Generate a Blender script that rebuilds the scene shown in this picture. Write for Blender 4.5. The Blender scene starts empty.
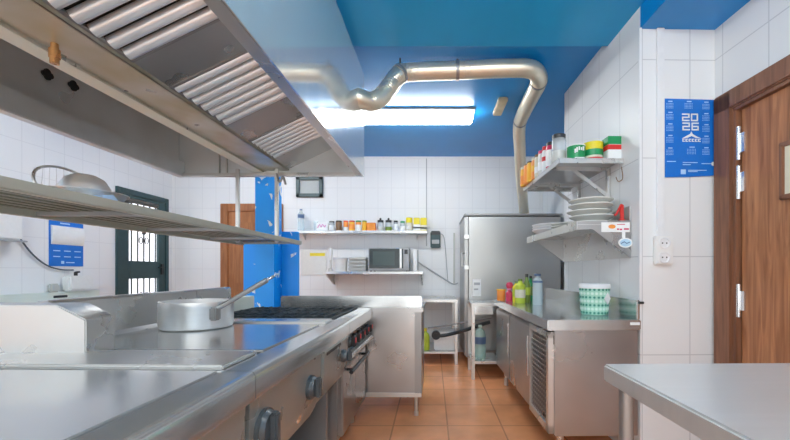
import bpy, bmesh, math, random
from mathutils import Vector, Matrix
random.seed(7)
C = bpy.context.scene.collection
PI = math.pi
# ---------------------------------------------------------------- measurement helpers
F = 370.0; H = 1.2
ANG = {'L': -0.019, 'LW': -0.019, 'W': 0.0, 'R': 0.0216, 'J': 0.0216}
DY = {'L': -0.021, 'LW': -0.072, 'W': 0.0, 'R': -0.026, 'J': -0.037}        # the island, the room and the right-hand wall stand slightly askew to each other
VX = {'L': 439.0, 'LW': 439.0, 'W': 432.0, 'R': 424.0, 'J': 424.0}
def hx(fr, x, d): return (x - VX[fr]) * d / F
def hz(y, d): return H + (271 - y) * d / F

# ---------------------------------------------------------------- materials
MATS = {}
def nmat(name):
    m = bpy.data.materials.new(name); m.use_nodes = True
    nt = m.node_tree; b = nt.nodes['Principled BSDF']
    return m, nt, b
def N(nt, t, **k):
    n = nt.nodes.new(t)
    for a, v in k.items(): setattr(n, a, v)
    return n
def plain(name, col, rough=0.5, metal=0.0, noise=0.06, nscale=30, spec=None, bump=0.0, emit=None, trans=0.0, stretch=None):
    m, nt, b = nmat(name)
    b.inputs['Roughness'].default_value = rough
    b.inputs['Metallic'].default_value = metal
    if trans: b.inputs['Transmission Weight'].default_value = trans; b.inputs['IOR'].default_value = 1.3
    if spec is not None: b.inputs['Specular IOR Level'].default_value = spec
    tc = N(nt, 'ShaderNodeTexCoord'); nz = N(nt, 'ShaderNodeTexNoise'); nz.inputs['Scale'].default_value = nscale
    nz.inputs['Detail'].default_value = 4
    if stretch:
        mp = N(nt, 'ShaderNodeMapping'); mp.inputs['Scale'].default_value = stretch
        nt.links.new(tc.outputs['Object'], mp.inputs['Vector']); nt.links.new(mp.outputs['Vector'], nz.inputs['Vector'])
    else: nt.links.new(tc.outputs['Object'], nz.inputs['Vector'])
    mx = N(nt, 'ShaderNodeMix', data_type='RGBA')
    mx.inputs['A'].default_value = tuple(c * (1 - noise) for c in col) + (1,)
    mx.inputs['B'].default_value = tuple(min(1, c * (1 + noise)) for c in col) + (1,)
    nt.links.new(nz.outputs['Fac'], mx.inputs['Factor'])
    nt.links.new(mx.outputs['Result'], b.inputs['Base Color'])
    if bump:
        bp = N(nt, 'ShaderNodeBump'); bp.inputs['Strength'].default_value = bump; bp.inputs['Distance'].default_value = 0.004
        nt.links.new(nz.outputs['Fac'], bp.inputs['Height']); nt.links.new(bp.outputs['Normal'], b.inputs['Normal'])
    if emit:
        b.inputs['Emission Color'].default_value = tuple(emit[0]) + (1,); b.inputs['Emission Strength'].default_value = emit[1]
    MATS[name] = m
    return m
def steel(name, col, rough, smear=0.5, scale=6, bump=0.05, stretch=(1, 1, 1), dirt=None, metal=0.82):
    m, nt, b = nmat(name)
    b.inputs['Metallic'].default_value = metal
    tc = N(nt, 'ShaderNodeTexCoord'); mp = N(nt, 'ShaderNodeMapping'); mp.inputs['Scale'].default_value = stretch
    nz = N(nt, 'ShaderNodeTexNoise'); nz.inputs['Scale'].default_value = scale; nz.inputs['Detail'].default_value = 3; nz.inputs['Roughness'].default_value = 0.5
    nt.links.new(tc.outputs['Object'], mp.inputs['Vector']); nt.links.new(mp.outputs['Vector'], nz.inputs['Vector'])
    mr = N(nt, 'ShaderNodeMapRange'); mr.inputs['From Min'].default_value = 0.3; mr.inputs['From Max'].default_value = 0.7
    mr.inputs['To Min'].default_value = rough * (1 - smear); mr.inputs['To Max'].default_value = rough * (1 + smear)
    nt.links.new(nz.outputs['Fac'], mr.inputs['Value']); nt.links.new(mr.outputs['Result'], b.inputs['Roughness'])
    mx = N(nt, 'ShaderNodeMix', data_type='RGBA')
    mx.inputs['A'].default_value = tuple(c * 0.93 for c in col) + (1,); mx.inputs['B'].default_value = tuple(min(1, c * 1.07) for c in col) + (1,)
    nt.links.new(nz.outputs['Fac'], mx.inputs['Factor'])
    out = mx.outputs['Result']
    if dirt:
        n2 = N(nt, 'ShaderNodeTexNoise'); n2.inputs['Scale'].default_value = dirt[1]; n2.inputs['Detail'].default_value = 2
        nt.links.new(tc.outputs['Object'], n2.inputs['Vector'])
        m2 = N(nt, 'ShaderNodeMapRange'); m2.inputs['From Min'].default_value = 0.35; m2.inputs['From Max'].default_value = 0.75; m2.inputs['To Max'].default_value = dirt[2]
        nt.links.new(n2.outputs['Fac'], m2.inputs['Value'])
        mx2 = N(nt, 'ShaderNodeMix', data_type='RGBA'); mx2.inputs['B'].default_value = tuple(dirt[0]) + (1,)
        nt.links.new(m2.outputs['Result'], mx2.inputs['Factor']); nt.links.new(out, mx2.inputs['A']); out = mx2.outputs['Result']
    nt.links.new(out, b.inputs['Base Color'])
    if False:
        n3 = N(nt, 'ShaderNodeTexNoise'); n3.inputs['Scale'].default_value = 3.5; n3.inputs['Detail'].default_value = 2
        nt.links.new(tc.outputs['Object'], n3.inputs['Vector'])
        bp = N(nt, 'ShaderNodeBump'); bp.inputs['Strength'].default_value = bump; bp.inputs['Distance'].default_value = 0.05
        nt.links.new(n3.outputs['Fac'], bp.inputs['Height']); nt.links.new(bp.outputs['Normal'], b.inputs['Normal'])
    MATS[name] = m
    return m
def tiles(name, col, grout, w, h, off, mortar=0.003, rough=0.2, floor=False, vary=0.0, bump=0.25):
    m, nt, b = nmat(name)
    tc = N(nt, 'ShaderNodeTexCoord'); sp = N(nt, 'ShaderNodeSeparateXYZ'); nt.links.new(tc.outputs['Object'], sp.inputs[0])
    cb = N(nt, 'ShaderNodeCombineXYZ')
    def sub(sock, v):
        n = N(nt, 'ShaderNodeMath', operation='SUBTRACT'); nt.links.new(sock, n.inputs[0]); n.inputs[1].default_value = v; return n.outputs[0]
    if floor:
        nt.links.new(sub(sp.outputs['X'], off[0]), cb.inputs[0]); nt.links.new(sub(sp.outputs['Y'], off[1]), cb.inputs[1])
    else:
        ge = N(nt, 'ShaderNodeNewGeometry'); s2 = N(nt, 'ShaderNodeSeparateXYZ'); nt.links.new(ge.outputs['Normal'], s2.inputs[0])
        ab = N(nt, 'ShaderNodeMath', operation='ABSOLUTE'); nt.links.new(s2.outputs['X'], ab.inputs[0])
        gt = N(nt, 'ShaderNodeMath', operation='GREATER_THAN'); nt.links.new(ab.outputs[0], gt.inputs[0]); gt.inputs[1].default_value = 0.5
        mf = N(nt, 'ShaderNodeMix', data_type='FLOAT'); nt.links.new(gt.outputs[0], mf.inputs['Factor'])
        nt.links.new(sub(sp.outputs['X'], off[0]), mf.inputs['A']); nt.links.new(sub(sp.outputs['Y'], off[1]), mf.inputs['B'])
        nt.links.new(mf.outputs['Result'], cb.inputs[0]); nt.links.new(sub(sp.outputs['Z'], off[2]), cb.inputs[1])
    br = N(nt, 'ShaderNodeTexBrick'); br.offset = 0.0; br.squash = 1.0
    br.inputs['Scale'].default_value = 1.0; br.inputs['Brick Width'].default_value = w; br.inputs['Row Height'].default_value = h
    br.inputs['Mortar Size'].default_value = mortar; br.inputs['Mortar Smooth'].default_value = 0.1
    br.inputs['Color1'].default_value = tuple(c * (1 - vary) for c in col) + (1,); br.inputs['Color2'].default_value = tuple(min(1, c * (1 + vary)) for c in col) + (1,)
    br.inputs['Mortar'].default_value = tuple(grout) + (1,)
    nt.links.new(cb.outputs[0], br.inputs['Vector'])
    nz = N(nt, 'ShaderNodeTexNoise'); nz.inputs['Scale'].default_value = 4 if floor else 1.5; nz.inputs['Detail'].default_value = 6
    nt.links.new(tc.outputs['Object'], nz.inputs['Vector'])
    mr = N(nt, 'ShaderNodeMapRange'); mr.inputs['To Min'].default_value = 0.7 if floor else 0.97; mr.inputs['To Max'].default_value = 1.3 if floor else 1.03
    nt.links.new(nz.outputs['Fac'], mr.inputs['Value'])
    mu = N(nt, 'ShaderNodeMix', data_type='RGBA', blend_type='MULTIPLY'); mu.inputs['Factor'].default_value = 1
    nt.links.new(br.outputs['Color'], mu.inputs['A']); nt.links.new(mr.outputs['Result'], mu.inputs['B'])
    nt.links.new(mu.outputs['Result'], b.inputs['Base Color'])
    b.inputs['Roughness'].default_value = rough
    bp = N(nt, 'ShaderNodeBump', invert=True); bp.inputs['Strength'].default_value = bump; bp.inputs['Distance'].default_value = 0.003
    nt.links.new(br.outputs['Fac'], bp.inputs['Height']); nt.links.new(bp.outputs['Normal'], b.inputs['Normal'])
    MATS[name] = m
    return m
def wood(name, dark, light, rough=0.35):
    m, nt, b = nmat(name)
    tc = N(nt, 'ShaderNodeTexCoord'); mp = N(nt, 'ShaderNodeMapping'); mp.inputs['Scale'].default_value = (14, 14, 0.9)
    nt.links.new(tc.outputs['Object'], mp.inputs['Vector'])
    nz = N(nt, 'ShaderNodeTexNoise'); nz.inputs['Scale'].default_value = 2.2; nz.inputs['Detail'].default_value = 8; nz.inputs['Distortion'].default_value = 1.2
    nt.links.new(mp.outputs['Vector'], nz.inputs['Vector'])
    cr = N(nt, 'ShaderNodeValToRGB'); cr.color_ramp.elements[0].position = 0.32; cr.color_ramp.elements[1].position = 0.68
    cr.color_ramp.elements[0].color = tuple(dark) + (1,); cr.color_ramp.elements[1].color = tuple(light) + (1,)
    nt.links.new(nz.outputs['Fac'], cr.inputs['Fac']); nt.links.new(cr.outputs['Color'], b.inputs['Base Color'])
    b.inputs['Roughness'].default_value = rough
    MATS[name] = m
    return m
def chipped(name, col, chip, rough, scale, lo, hi):
    m, nt, b = nmat(name)
    tc = N(nt, 'ShaderNodeTexCoord'); nz = N(nt, 'ShaderNodeTexNoise'); nz.inputs['Scale'].default_value = scale; nz.inputs['Detail'].default_value = 6
    nz.inputs['Distortion'].default_value = 0.8
    nt.links.new(tc.outputs['Object'], nz.inputs['Vector'])
    mr = N(nt, 'ShaderNodeMapRange'); mr.inputs['From Min'].default_value = lo; mr.inputs['From Max'].default_value = hi
    nt.links.new(nz.outputs['Fac'], mr.inputs['Value'])
    mx = N(nt, 'ShaderNodeMix', data_type='RGBA'); mx.inputs['A'].default_value = tuple(col) + (1,); mx.inputs['B'].default_value = tuple(chip) + (1,)
    nt.links.new(mr.outputs['Result'], mx.inputs['Factor']); nt.links.new(mx.outputs['Result'], b.inputs['Base Color'])
    b.inputs['Roughness'].default_value = rough
    MATS[name] = m
    return m
def glass(name, col=(0.9, 0.97, 0.97), rough=0.05, ior=1.15, alpha=0.35):
    m, nt, b = nmat(name)
    b.inputs['Base Color'].default_value = tuple(col) + (1,); b.inputs['Roughness'].default_value = rough
    tr = N(nt, 'ShaderNodeBsdfTransparent'); tr.inputs['Color'].default_value = tuple(col) + (1,)
    mx = N(nt, 'ShaderNodeMixShader'); mx.inputs['Fac'].default_value = alpha
    nz = N(nt, 'ShaderNodeTexNoise'); nz.inputs['Scale'].default_value = 12
    nt.links.new(tr.outputs[0], mx.inputs[1]); nt.links.new(b.outputs[0], mx.inputs[2])
    nt.links.new(mx.outputs[0], nt.nodes['Material Output'].inputs['Surface'])
    MATS[name] = m
    return m
steel('steel', (0.66, 0.655, 0.64), 0.30, 0.2, 5, 0.02)
steel('steel_top', (0.60, 0.61, 0.61), 0.17, 0.3, 3.5, 0.02)
steel('steel_worn', (0.46, 0.455, 0.455), 0.33, 0.3, 3, 0.04, metal=0.9, dirt=((0.34, 0.33, 0.335), 2.2, 0.7))
steel('steel_fascia', (0.31, 0.335, 0.325), 0.30, 0.2, 7, 0.03, metal=0.5)
steel('steel_dark', (0.34, 0.34, 0.34), 0.38, 0.2, 5, 0.02, metal=0.7)
steel('steel_table', (0.72, 0.71, 0.69), 0.32, 0.12, 4, 0.0, stretch=(1, 9, 1), metal=0.6)
steel('hood_steel', (0.90, 0.93, 0.92), 0.11, 0.3, 3, 0.02, stretch=(1, 6, 0.8), metal=0.72)
steel('hood_inner', (0.80, 0.84, 0.86), 0.36, 0.3, 3, 0.03, dirt=((0.56, 0.57, 0.55), 2.5, 0.7), metal=0.55)
steel('gutter_steel', (0.58, 0.60, 0.57), 0.34, 0.3, 5, 0.02, dirt=((0.38, 0.36, 0.16), 5, 0.7), metal=0.5)
steel('flange_steel', (0.76, 0.82, 0.74), 0.45, 0.3, 5, 0.0, metal=0.3)
steel('baffle_steel', (0.84, 0.88, 0.91), 0.36, 0.05, 8, 0.0, metal=0.75)
steel('aluminium', (0.88, 0.88, 0.87), 0.36, 0.15, 6, 0.0, stretch=(1, 1, 6), metal=0.8)
steel('duct_metal', (0.84, 0.77, 0.62), 0.36, 0.2, 9, 0.0, metal=0.75)
steel('brass', (0.65, 0.36, 0.16), 0.3, 0.3, 9, 0.0)
steel('shelf_bar', (0.55, 0.54, 0.46), 0.42, 0.2, 9, 0.0, metal=0.6)
steel('fridge_steel', (0.45, 0.45, 0.44), 0.36, 0.15, 4, 0.04, stretch=(1, 1, 0.6), metal=0.85)
steel('slat_shaded', (0.22, 0.23, 0.19), 0.45, 0.2, 9, 0.0, metal=0.4)  # dark green tone stands in for the shadow under the slatted shelf
steel('steel_blank', (0.44, 0.45, 0.45), 0.30, 0.3, 3, 0.0, metal=0.8)
steel('chrome', (0.80, 0.80, 0.81), 0.2, 0.1, 9, 0.0, metal=0.9)
tiles('tile_near', (0.80, 0.81, 0.81), (0.60, 0.61, 0.62), 0.3, 0.61, (1.652, 2.24, 0.07), 0.0035, rough=0.4)
tiles('tile_far', (0.83, 0.835, 0.835), (0.75, 0.755, 0.76), 0.2, 0.3, (0.0, 0.1, 0.03), 0.004, rough=0.45)
tiles('floor_tile', (0.88, 0.36, 0.155), (0.55, 0.22, 0.10), 0.42, 0.445, (0.12, 2.87, 0), 0.006, rough=0.26, floor=True, vary=0.10)
plain('ceiling_blue', (0.001, 0.24, 0.64), 0.32, noise=0.12, nscale=2.5)
plain('soffit_blue_lit', (0.005, 0.37, 0.76), 0.35, noise=0.12, nscale=2.5)  # lit copy of the ceiling blue, brightness put into the colour
chipped('blue_paint', (0.0, 0.32, 0.92), (0.80, 0.88, 0.92), 0.4, 7.5, 0.61, 0.625)
wood('door_wood', (0.24, 0.085, 0.03), (0.50, 0.215, 0.09))
wood('frame_wood', (0.15, 0.06, 0.03), (0.27, 0.115, 0.06))
wood('far_wood', (0.25, 0.09, 0.03), (0.42, 0.17, 0.065))
plain('trim_white', (0.80, 0.81, 0.82), 0.4)
plain('white_plastic', (0.82, 0.82, 0.80), 0.35)
plain('grey_plastic', (0.42, 0.43, 0.44), 0.4)
plain('cream', (0.70, 0.66, 0.52), 0.5)
plain('black', (0.02, 0.022, 0.024), 0.4)
plain('cast_iron', (0.03, 0.04, 0.045), 0.5, noise=0.4)
plain('knob_grey', (0.06, 0.072, 0.08), 0.35, noise=0.25)
plain('dark_recess', (0.05, 0.05, 0.05), 0.6)
plain('green_metal', (0.025, 0.065, 0.072), 0.4, noise=0.2)
plain('lamp_glow', (1, 1, 1), 0.5, emit=((0.98, 1.0, 0.99), 17.0))
plain('day_pane', (0.9, 0.92, 0.95), 0.2, emit=((0.92, 0.94, 1.0), 0.9))
plain('red', (0.62, 0.03, 0.025), 0.4)
plain('orange', (0.85, 0.30, 0.05), 0.4)
plain('amber', (0.85, 0.45, 0.03), 0.4)
plain('yellow', (0.80, 0.66, 0.02), 0.4)
plain('lime', (0.50, 0.60, 0.05), 0.4)
plain('green', (0.01, 0.27, 0.09), 0.4)
plain('olive', (0.16, 0.24, 0.03), 0.3)
plain('brown', (0.20, 0.11, 0.05), 0.4)
plain('pink', (0.70, 0.25, 0.50), 0.5)
plain('rose', (0.62, 0.05, 0.12), 0.35)
plain('paper', (0.86, 0.87, 0.86), 0.6)
plain('paper_blue', (0.005, 0.16, 0.60), 0.4)
plain('print_blue', (0.45, 0.66, 0.92), 0.5)
plain('ink', (0.05, 0.05, 0.06), 0.6)
plain('pale_lid', (0.62, 0.80, 0.70), 0.4)
plain('mint', (0.36, 0.66, 0.52), 0.4)
plain('mint_dark', (0.03, 0.25, 0.17), 0.4)
plain('ceramic', (0.72, 0.72, 0.68), 0.2)
plain('ceramic_grey', (0.52, 0.52, 0.48), 0.3)
plain('oven_glass', (0.015, 0.03, 0.035), 0.12, noise=0.3)
plain('oven_grey', (0.045, 0.08, 0.08), 0.2)
plain('pane_grey', (0.50, 0.53, 0.52), 0.6)
plain('aged_cream', (0.62, 0.55, 0.38), 0.5, noise=0.25, nscale=14)
plain('label_blue', (0.10, 0.16, 0.28), 0.5)
plain('sky_tag', (0.45, 0.66, 0.82), 0.4)
plain('dark_hose', (0.02, 0.03, 0.035), 0.5)
plain('cable', (0.06, 0.07, 0.09), 0.5)
plain('cable_white', (0.75, 0.76, 0.77), 0.5)
glass('clear', (0.90, 0.95, 0.97), 0.08, alpha=0.40)
glass('clear_blue', (0.84, 0.92, 0.95), 0.08, alpha=0.45)
glass('clear_green', (0.72, 0.90, 0.84), 0.08, alpha=0.45)
M = MATS

# ---------------------------------------------------------------- mesh builder
class MB:
    def __init__(s): s.bm = bmesh.new()
    def _bev(s, verts, bevel, seg=2):
        if bevel > 0:
            es = list({e for v in verts for e in v.link_edges})
            bmesh.ops.bevel(s.bm, geom=es, offset=bevel, segments=seg, affect='EDGES', clamp_overlap=True)
    def box(s, x0, x1, y0, y1, z0, z1, bevel=0.0):
        if x0 > x1: x0, x1 = x1, x0
        if y0 > y1: y0, y1 = y1, y0
        if z0 > z1: z0, z1 = z1, z0
        r = bmesh.ops.create_cube(s.bm, size=1.0, matrix=Matrix.Translation(((x0+x1)/2, (y0+y1)/2, (z0+z1)/2)) @ Matrix.Diagonal((x1-x0, y1-y0, z1-z0, 1)))
        s._bev(r['verts'], min(bevel, 0.45*min(x1-x0, y1-y0, z1-z0)))
        return s
    def prism(s, poly, axis, a, b, bevel=0.0):
        def mk(p, t):
            return {'x': (t, p[0], p[1]), 'y': (p[0], t, p[1]), 'z': (p[0], p[1], t)}[axis]
        v0 = [s.bm.verts.new(mk(p, a)) for p in poly]; v1 = [s.bm.verts.new(mk(p, b)) for p in poly]
        n = len(poly); fs = [s.bm.faces.new(v0), s.bm.faces.new(v1[::-1])]
        for i in range(n):
            fs.append(s.bm.faces.new((v0[i], v1[i], v1[(i+1) % n], v0[(i+1) % n])))
        bmesh.ops.recalc_face_normals(s.bm, faces=fs)
        s._bev(v0 + v1, bevel)
        return s
    def sheet(s, p, q, y0, y1, t=0.006):
        (x0, z0), (x1, z1) = p, q
        dx, dz = x1-x0, z1-z0; L = math.hypot(dx, dz); nx, nz = -dz/L*t/2, dx/L*t/2
        return s.prism([(x0+nx, z0+nz), (x1+nx, z1+nz), (x1-nx, z1-nz), (x0-nx, z0-nz)], 'y', y0, y1)
    def cyl(s, p, q, r, r2=None, seg=20, caps=True):
        p, q = Vector(p), Vector(q); d = q - p
        rot = d.to_track_quat('Z', 'Y').to_matrix().to_4x4()
        r = bmesh.ops.create_cone(s.bm, cap_ends=caps, segments=seg, radius1=r, radius2=r if r2 is None else r2, depth=d.length, matrix=Matrix.Translation((p+q)/2) @ rot)
        return s
    def tube(s, pts, r, seg=10, closed=False):
        pts = [Vector(p) for p in pts]; n = len(pts); rings = []
        up = None
        for i, p in enumerate(pts):
            if closed: t = (pts[(i+1) % n] - pts[i-1])
            else: t = pts[min(i+1, n-1)] - pts[max(i-1, 0)]
            t.normalize()
            if up is None:
                up = Vector((0, 0, 1)) if abs(t.z) < 0.9 else Vector((1, 0, 0))
            u = (up - t * up.dot(t)).normalized(); w = t.cross(u); up = u
            rr = r[i] if isinstance(r, (list, tuple)) else r
            rings.append([s.bm.verts.new(p + (u*math.cos(a) + w*math.sin(a))*rr) for a in [2*PI*k/seg for k in range(seg)]])
        fs = []
        for i in range(n if closed else n-1):
            A, B = rings[i], rings[(i+1) % n]
            for k in range(seg): fs.append(s.bm.faces.new((A[k], A[(k+1) % seg], B[(k+1) % seg], B[k])))
        if not closed:
            fs.append(s.bm.faces.new(rings[0][::-1])); fs.append(s.bm.faces.new(rings[-1]))
        bmesh.ops.recalc_face_normals(s.bm, faces=fs)
        return s
    def lathe(s, prof, c=(0, 0, 0), seg=24, sx=1.0, sy=1.0, rot=None):
        """prof: (r, z) pairs; r==0 closes"""
        c = Vector(c); rings = []
        for r, z in prof:
            if r <= 1e-6: rings.append([s.bm.verts.new((0, 0, z))])
            else: rings.append([s.bm.verts.new((r*sx*math.cos(2*PI*k/seg), r*sy*math.sin(2*PI*k/seg), z)) for k in range(seg)])
        fs = []
        for A, B in zip(rings, rings[1:]):
            for k in range(seg):
                k2 = (k+1) % seg
                if len(A) == 1 and len(B) == 1: continue
                if len(A) == 1: fs.append(s.bm.faces.new((A[0], B[k], B[k2])))
                elif len(B) == 1: fs.append(s.bm.faces.new((A[k], A[k2], B[0])))
                else: fs.append(s.bm.faces.new((A[k], A[k2], B[k2], B[k])))
        bmesh.ops.recalc_face_normals(s.bm, faces=fs)
        for ring in rings:
            for v in ring:
                co = v.co
                if rot: co = rot @ co
                v.co = co + c
        return s
    def mesh(s, name, base=(0, 0, 0), sharp=35):
        b = Vector(base)
        for v in s.bm.verts: v.co -= b
        lim = math.radians(sharp)
        for f in s.bm.faces: f.smooth = True
        for e in s.bm.edges:
            if len(e.link_faces) == 2: e.smooth = e.calc_face_angle(0) < lim
        me = bpy.data.meshes.new(name); s.bm.to_mesh(me); s.bm.free()
        return me
def place(o, fr, base):
    a = ANG[fr]; x, y, z = base
    o.location = (x*math.cos(a) - y*math.sin(a), x*math.sin(a) + y*math.cos(a) + DY[fr], z); o.rotation_euler = (0, 0, a)
class T:
    """one thing: an Empty at its base whose children are the parts (coordinates in the frame fr)"""
    def __init__(s, name, label, cat, fr, base, group=None, structure=False):
        s.base = Vector(base); s.fr = fr
        o = bpy.data.objects.new(name, None); C.objects.link(o); o.empty_display_size = 0.05
        place(o, fr, base); s.o = o
        if structure: o['kind'] = 'structure'
        if label: o['label'] = label
        if cat: o['category'] = cat
        if group: o['group'] = group
    def part(s, name, mb, mat, parent=None, label=None, kind=None):
        me = mb.mesh(name, s.base); me.materials.append(M[mat])
        o = bpy.data.objects.new(name, me); C.objects.link(o); o.parent = parent or s.o
        if label: o['label'] = label
        if kind: o['kind'] = kind
        return o
def single(name, label, cat, fr, base, mb, mat, group=None, structure=False):
    me = mb.mesh(name, base); me.materials.append(M[mat])
    o = bpy.data.objects.new(name, me); C.objects.link(o); place(o, fr, base)
    if structure: o['kind'] = 'structure'
    if label: o['label'] = label
    if cat: o['category'] = cat
    if group: o['group'] = group
    return o
def struct(name, fr, mb, mat, label=None, cat=None):
    return single(name, label, cat, fr, (0, 0, 0), mb, mat, structure=True)
def smooth_path(pts, n=8):
    """Catmull-Rom"""
    P = [Vector(p) for p in pts]; out = []
    for i in range(len(P)-1):
        a, b, c, d = P[max(i-1, 0)], P[i], P[i+1], P[min(i+2, len(P)-1)]
        for k in range(n):
            t = k/n
            out.append(0.5*((2*b) + (c-a)*t + (2*a-5*b+4*c-d)*t*t + (3*b-a-3*c+d)*t**3))
    out.append(P[-1]); return out

# ================================================================ SETTING
struct('floor', 'W', MB().box(-4.4, 2.3, -2.6, 5.7, -0.1, 0), 'floor_tile', 'terracotta tiled kitchen floor', 'floor')
struct('ceiling', 'W', MB().box(-4.4, 2.3, -2.6, 5.7, 2.89, 3.0), 'ceiling_blue', 'glossy blue painted ceiling', 'ceiling')
struct('trim_1', 'W', MB().box(-4.0, 1.34, -2.5, 2.70, 2.84, 2.89), 'soffit_blue_lit', 'lowered front strip of blue ceiling, its lit tone painted in', 'ceiling soffit')
struct('trim_2', 'J', MB().box(1.34, 1.95, -2.4, 2.30, 2.70, 2.89), 'ceiling_blue', 'deep blue soffit over the wooden door alcove', 'ceiling soffit')
struct('wall_back', 'W', MB().box(-4.4, 2.3, 5.48, 5.62, 0, 2.89), 'tile_far', 'white tiled back wall', 'wall')
wl = MB()
wl.box(-4.1, -3.95, -2.4, 4.51, 0, 2.89).box(-4.1, -3.95, 5.37, 5.56, 0, 2.89).box(-4.1, -3.95, 4.51, 5.37, 2.24, 2.89)
struct('wall_left', 'LW', wl, 'tile_far', 'white tiled left wall', 'wall')
struct('wall_right', 'J', MB().box(1.34, 1.95, 2.30, 3.54, 0, 2.89), 'tile_near', 'white tiled wall block behind the steel counter', 'wall')
struct('wall_right_far', 'R', MB().box(1.75, 1.95, 3.54, 5.44, 0, 2.89), 'tile_near', 'white tiled wall beside the refrigerator', 'wall')
wr = MB(); wr.box(1.81, 1.95, 2.29, 2.30, 0, 2.7).box(1.81, 1.95, -2.4, 1.22, 0, 2.7).box(1.81, 1.95, 1.22, 2.29, 2.27, 2.7)
struct('wall_right_near', 'J', wr, 'tile_near', 'white tiled wall around the wooden door', 'wall')
struct('trim_3', 'J', MB().box(1.328, 1.343, 2.288, 2.303, 0.9, 2.70), 'trim_white', 'white edge strip on the wall corner', 'trim')
struct('trim_4', 'W', MB().box(-3.8, 1.6, 5.462, 5.48, 2.862, 2.89), 'trim_white', 'thin pale strip along top of the back wall', 'trim')
# right-hand wooden door
d = T('door_3', 'brown wooden door with three steel hinges at the right', 'door', 'J', (1.81, 1.3, 0), structure=True)
fr = MB(); fr.box(1.785, 1.86, 2.155, 2.285, 0, 2.255, 0.008).box(1.785, 1.86, 1.225, 1.30, 0, 2.255, 0.008).box(1.785, 1.86, 1.225, 2.285, 2.15, 2.262, 0.008)
fr.box(1.80, 1.90, 2.135, 2.16, 0, 2.15).box(1.80, 1.90, 1.225, 2.16, 2.13, 2.15)
d.part('door_frame', fr, 'frame_wood')
leaf = MB(); leaf.box(1.825, 1.87, 1.305, 2.125, 0.01, 2.128, 0.003)
lf = d.part('door_leaf', leaf, 'door_wood')
for zc in (1.935, 1.71, 1.03):
    hg = MB(); hg.cyl((1.812, 2.13, zc-0.095), (1.812, 2.13, zc+0.095), 0.011)
    for k in range(4): hg.cyl((1.812, 2.13, zc-0.0755+0.047*k), (1.812, 2.13, zc-0.0695+0.047*k), 0.0125)
    hg.box(1.814, 1.824, 2.095, 2.155, zc-0.055, zc+0.055)
    d.part('hinge', hg, 'chrome')
pn = MB(); pn.box(1.805, 1.827, 1.70, 1.885, 1.56, 1.585, .004).box(1.805, 1.827, 1.70, 1.885, 1.825, 1.85, .004).box(1.805, 1.827, 1.86, 1.885, 1.56, 1.85, .004).box(1.805, 1.827, 1.70, 1.725, 1.56, 1.85, .004)
vp = d.part('vision_panel_frame', pn, 'frame_wood')
d.part('vision_pane', MB().box(1.815, 1.826, 1.725, 1.86, 1.585, 1.825), 'cream', vp)
# brown door in the back wall
d = T('door_2', 'brown wooden panelled door in the back wall behind the blue pillar', 'door', 'W', (-2.65, 5.48, 0), structure=True)
f = MB(); f.box(-3.11, -3.0, 5.43, 5.48, 0, 2.19, 0.006).box(-2.31, -2.20, 5.43, 5.48, 0, 2.19, 0.006).box(-3.0, -2.31, 5.43, 5.48, 2.08, 2.19, 0.006)
d.part('door_frame', f, 'far_wood')
f = MB(); f.box(-3.0, -2.31, 5.455, 5.48, 0, 2.08)
for z0, z1 in ((0.15, 0.9), (1.02, 1.92)):
    f.box(-2.88, -2.43, 5.44, 5.456, z0, z1, 0.012)
lf = d.part('door_leaf', f, 'far_wood')
hn = MB(); hn.cyl((-2.40, 5.455, 1.0), (-2.40, 5.41, 1.0), 0.012).cyl((-2.40, 5.41, 1.0), (-2.50, 5.41, 1.0), 0.009)
d.part('door_handle', hn, 'chrome', lf)
# green steel glazed door in the left wall
d = T('door_1', 'dark green steel door with ironwork over bright panes', 'door', 'LW', (-3.95, 4.94, 0), structure=True)
f = MB(); f.box(-4.0, -3.92, 4.51, 4.57, 0, 2.24, .004).box(-4.0, -3.92, 5.31, 5.37, 0, 2.24, .004).box(-4.0, -3.92, 4.57, 5.31, 2.17, 2.24, .004)
d.part('door_frame', f, 'green_metal')
f = MB(); f.box(-3.97, -3.93, 4.57, 4.69, 0.02, 2.17, .004).box(-3.97, -3.93, 5.19, 5.31, 0.02, 2.17, .004)
f.box(-3.97, -3.93, 4.69, 5.19, 2.08, 2.17, .004).box(-3.97, -3.93, 4.69, 5.19, 1.10, 1.33, .004).box(-3.97, -3.93, 4.69, 5.19, 0.02, 0.45, .004)
lf = d.part('door_leaf', f, 'green_metal')
for z0, z1 in ((1.33, 2.08), (0.45, 1.10)):
    d.part('door_pane', MB().box(-3.985, -3.97, 4.69, 5.19, z0, z1), 'day_pane', lf)
    g = MB()
    for k in range(5):
        y = 4.69 + 0.5*(k+0.5)/5; g.box(-3.95, -3.938, y-0.006, y+0.006, z0, z1)
    zc = (z0+z1)/2
    for dz in (-0.1, 0.1):
        for sgn in (-1, 1):
            g.tube([(-3.944, 4.94 + sgn*(0.02+0.028*(1-math.cos(a))), zc+dz+0.045*math.sin(a)) for a in [PI*2*k/10 for k in range(11)]], 0.006, 6)
    g.cyl((-3.955, 4.94, zc), (-3.93, 4.94, zc), 0.022)
    d.part('door_grille', g, 'black', lf)
hn = MB(); hn.box(-3.93, -3.915, 5.22, 5.26, 1.15, 1.3).cyl((-3.92, 5.24, 1.25), (-3.89, 5.24, 1.25), 0.008).cyl((-3.89, 5.24, 1.25), (-3.89, 5.13, 1.25), 0.008)
d.part('door_handle', hn, 'black', lf)
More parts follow.
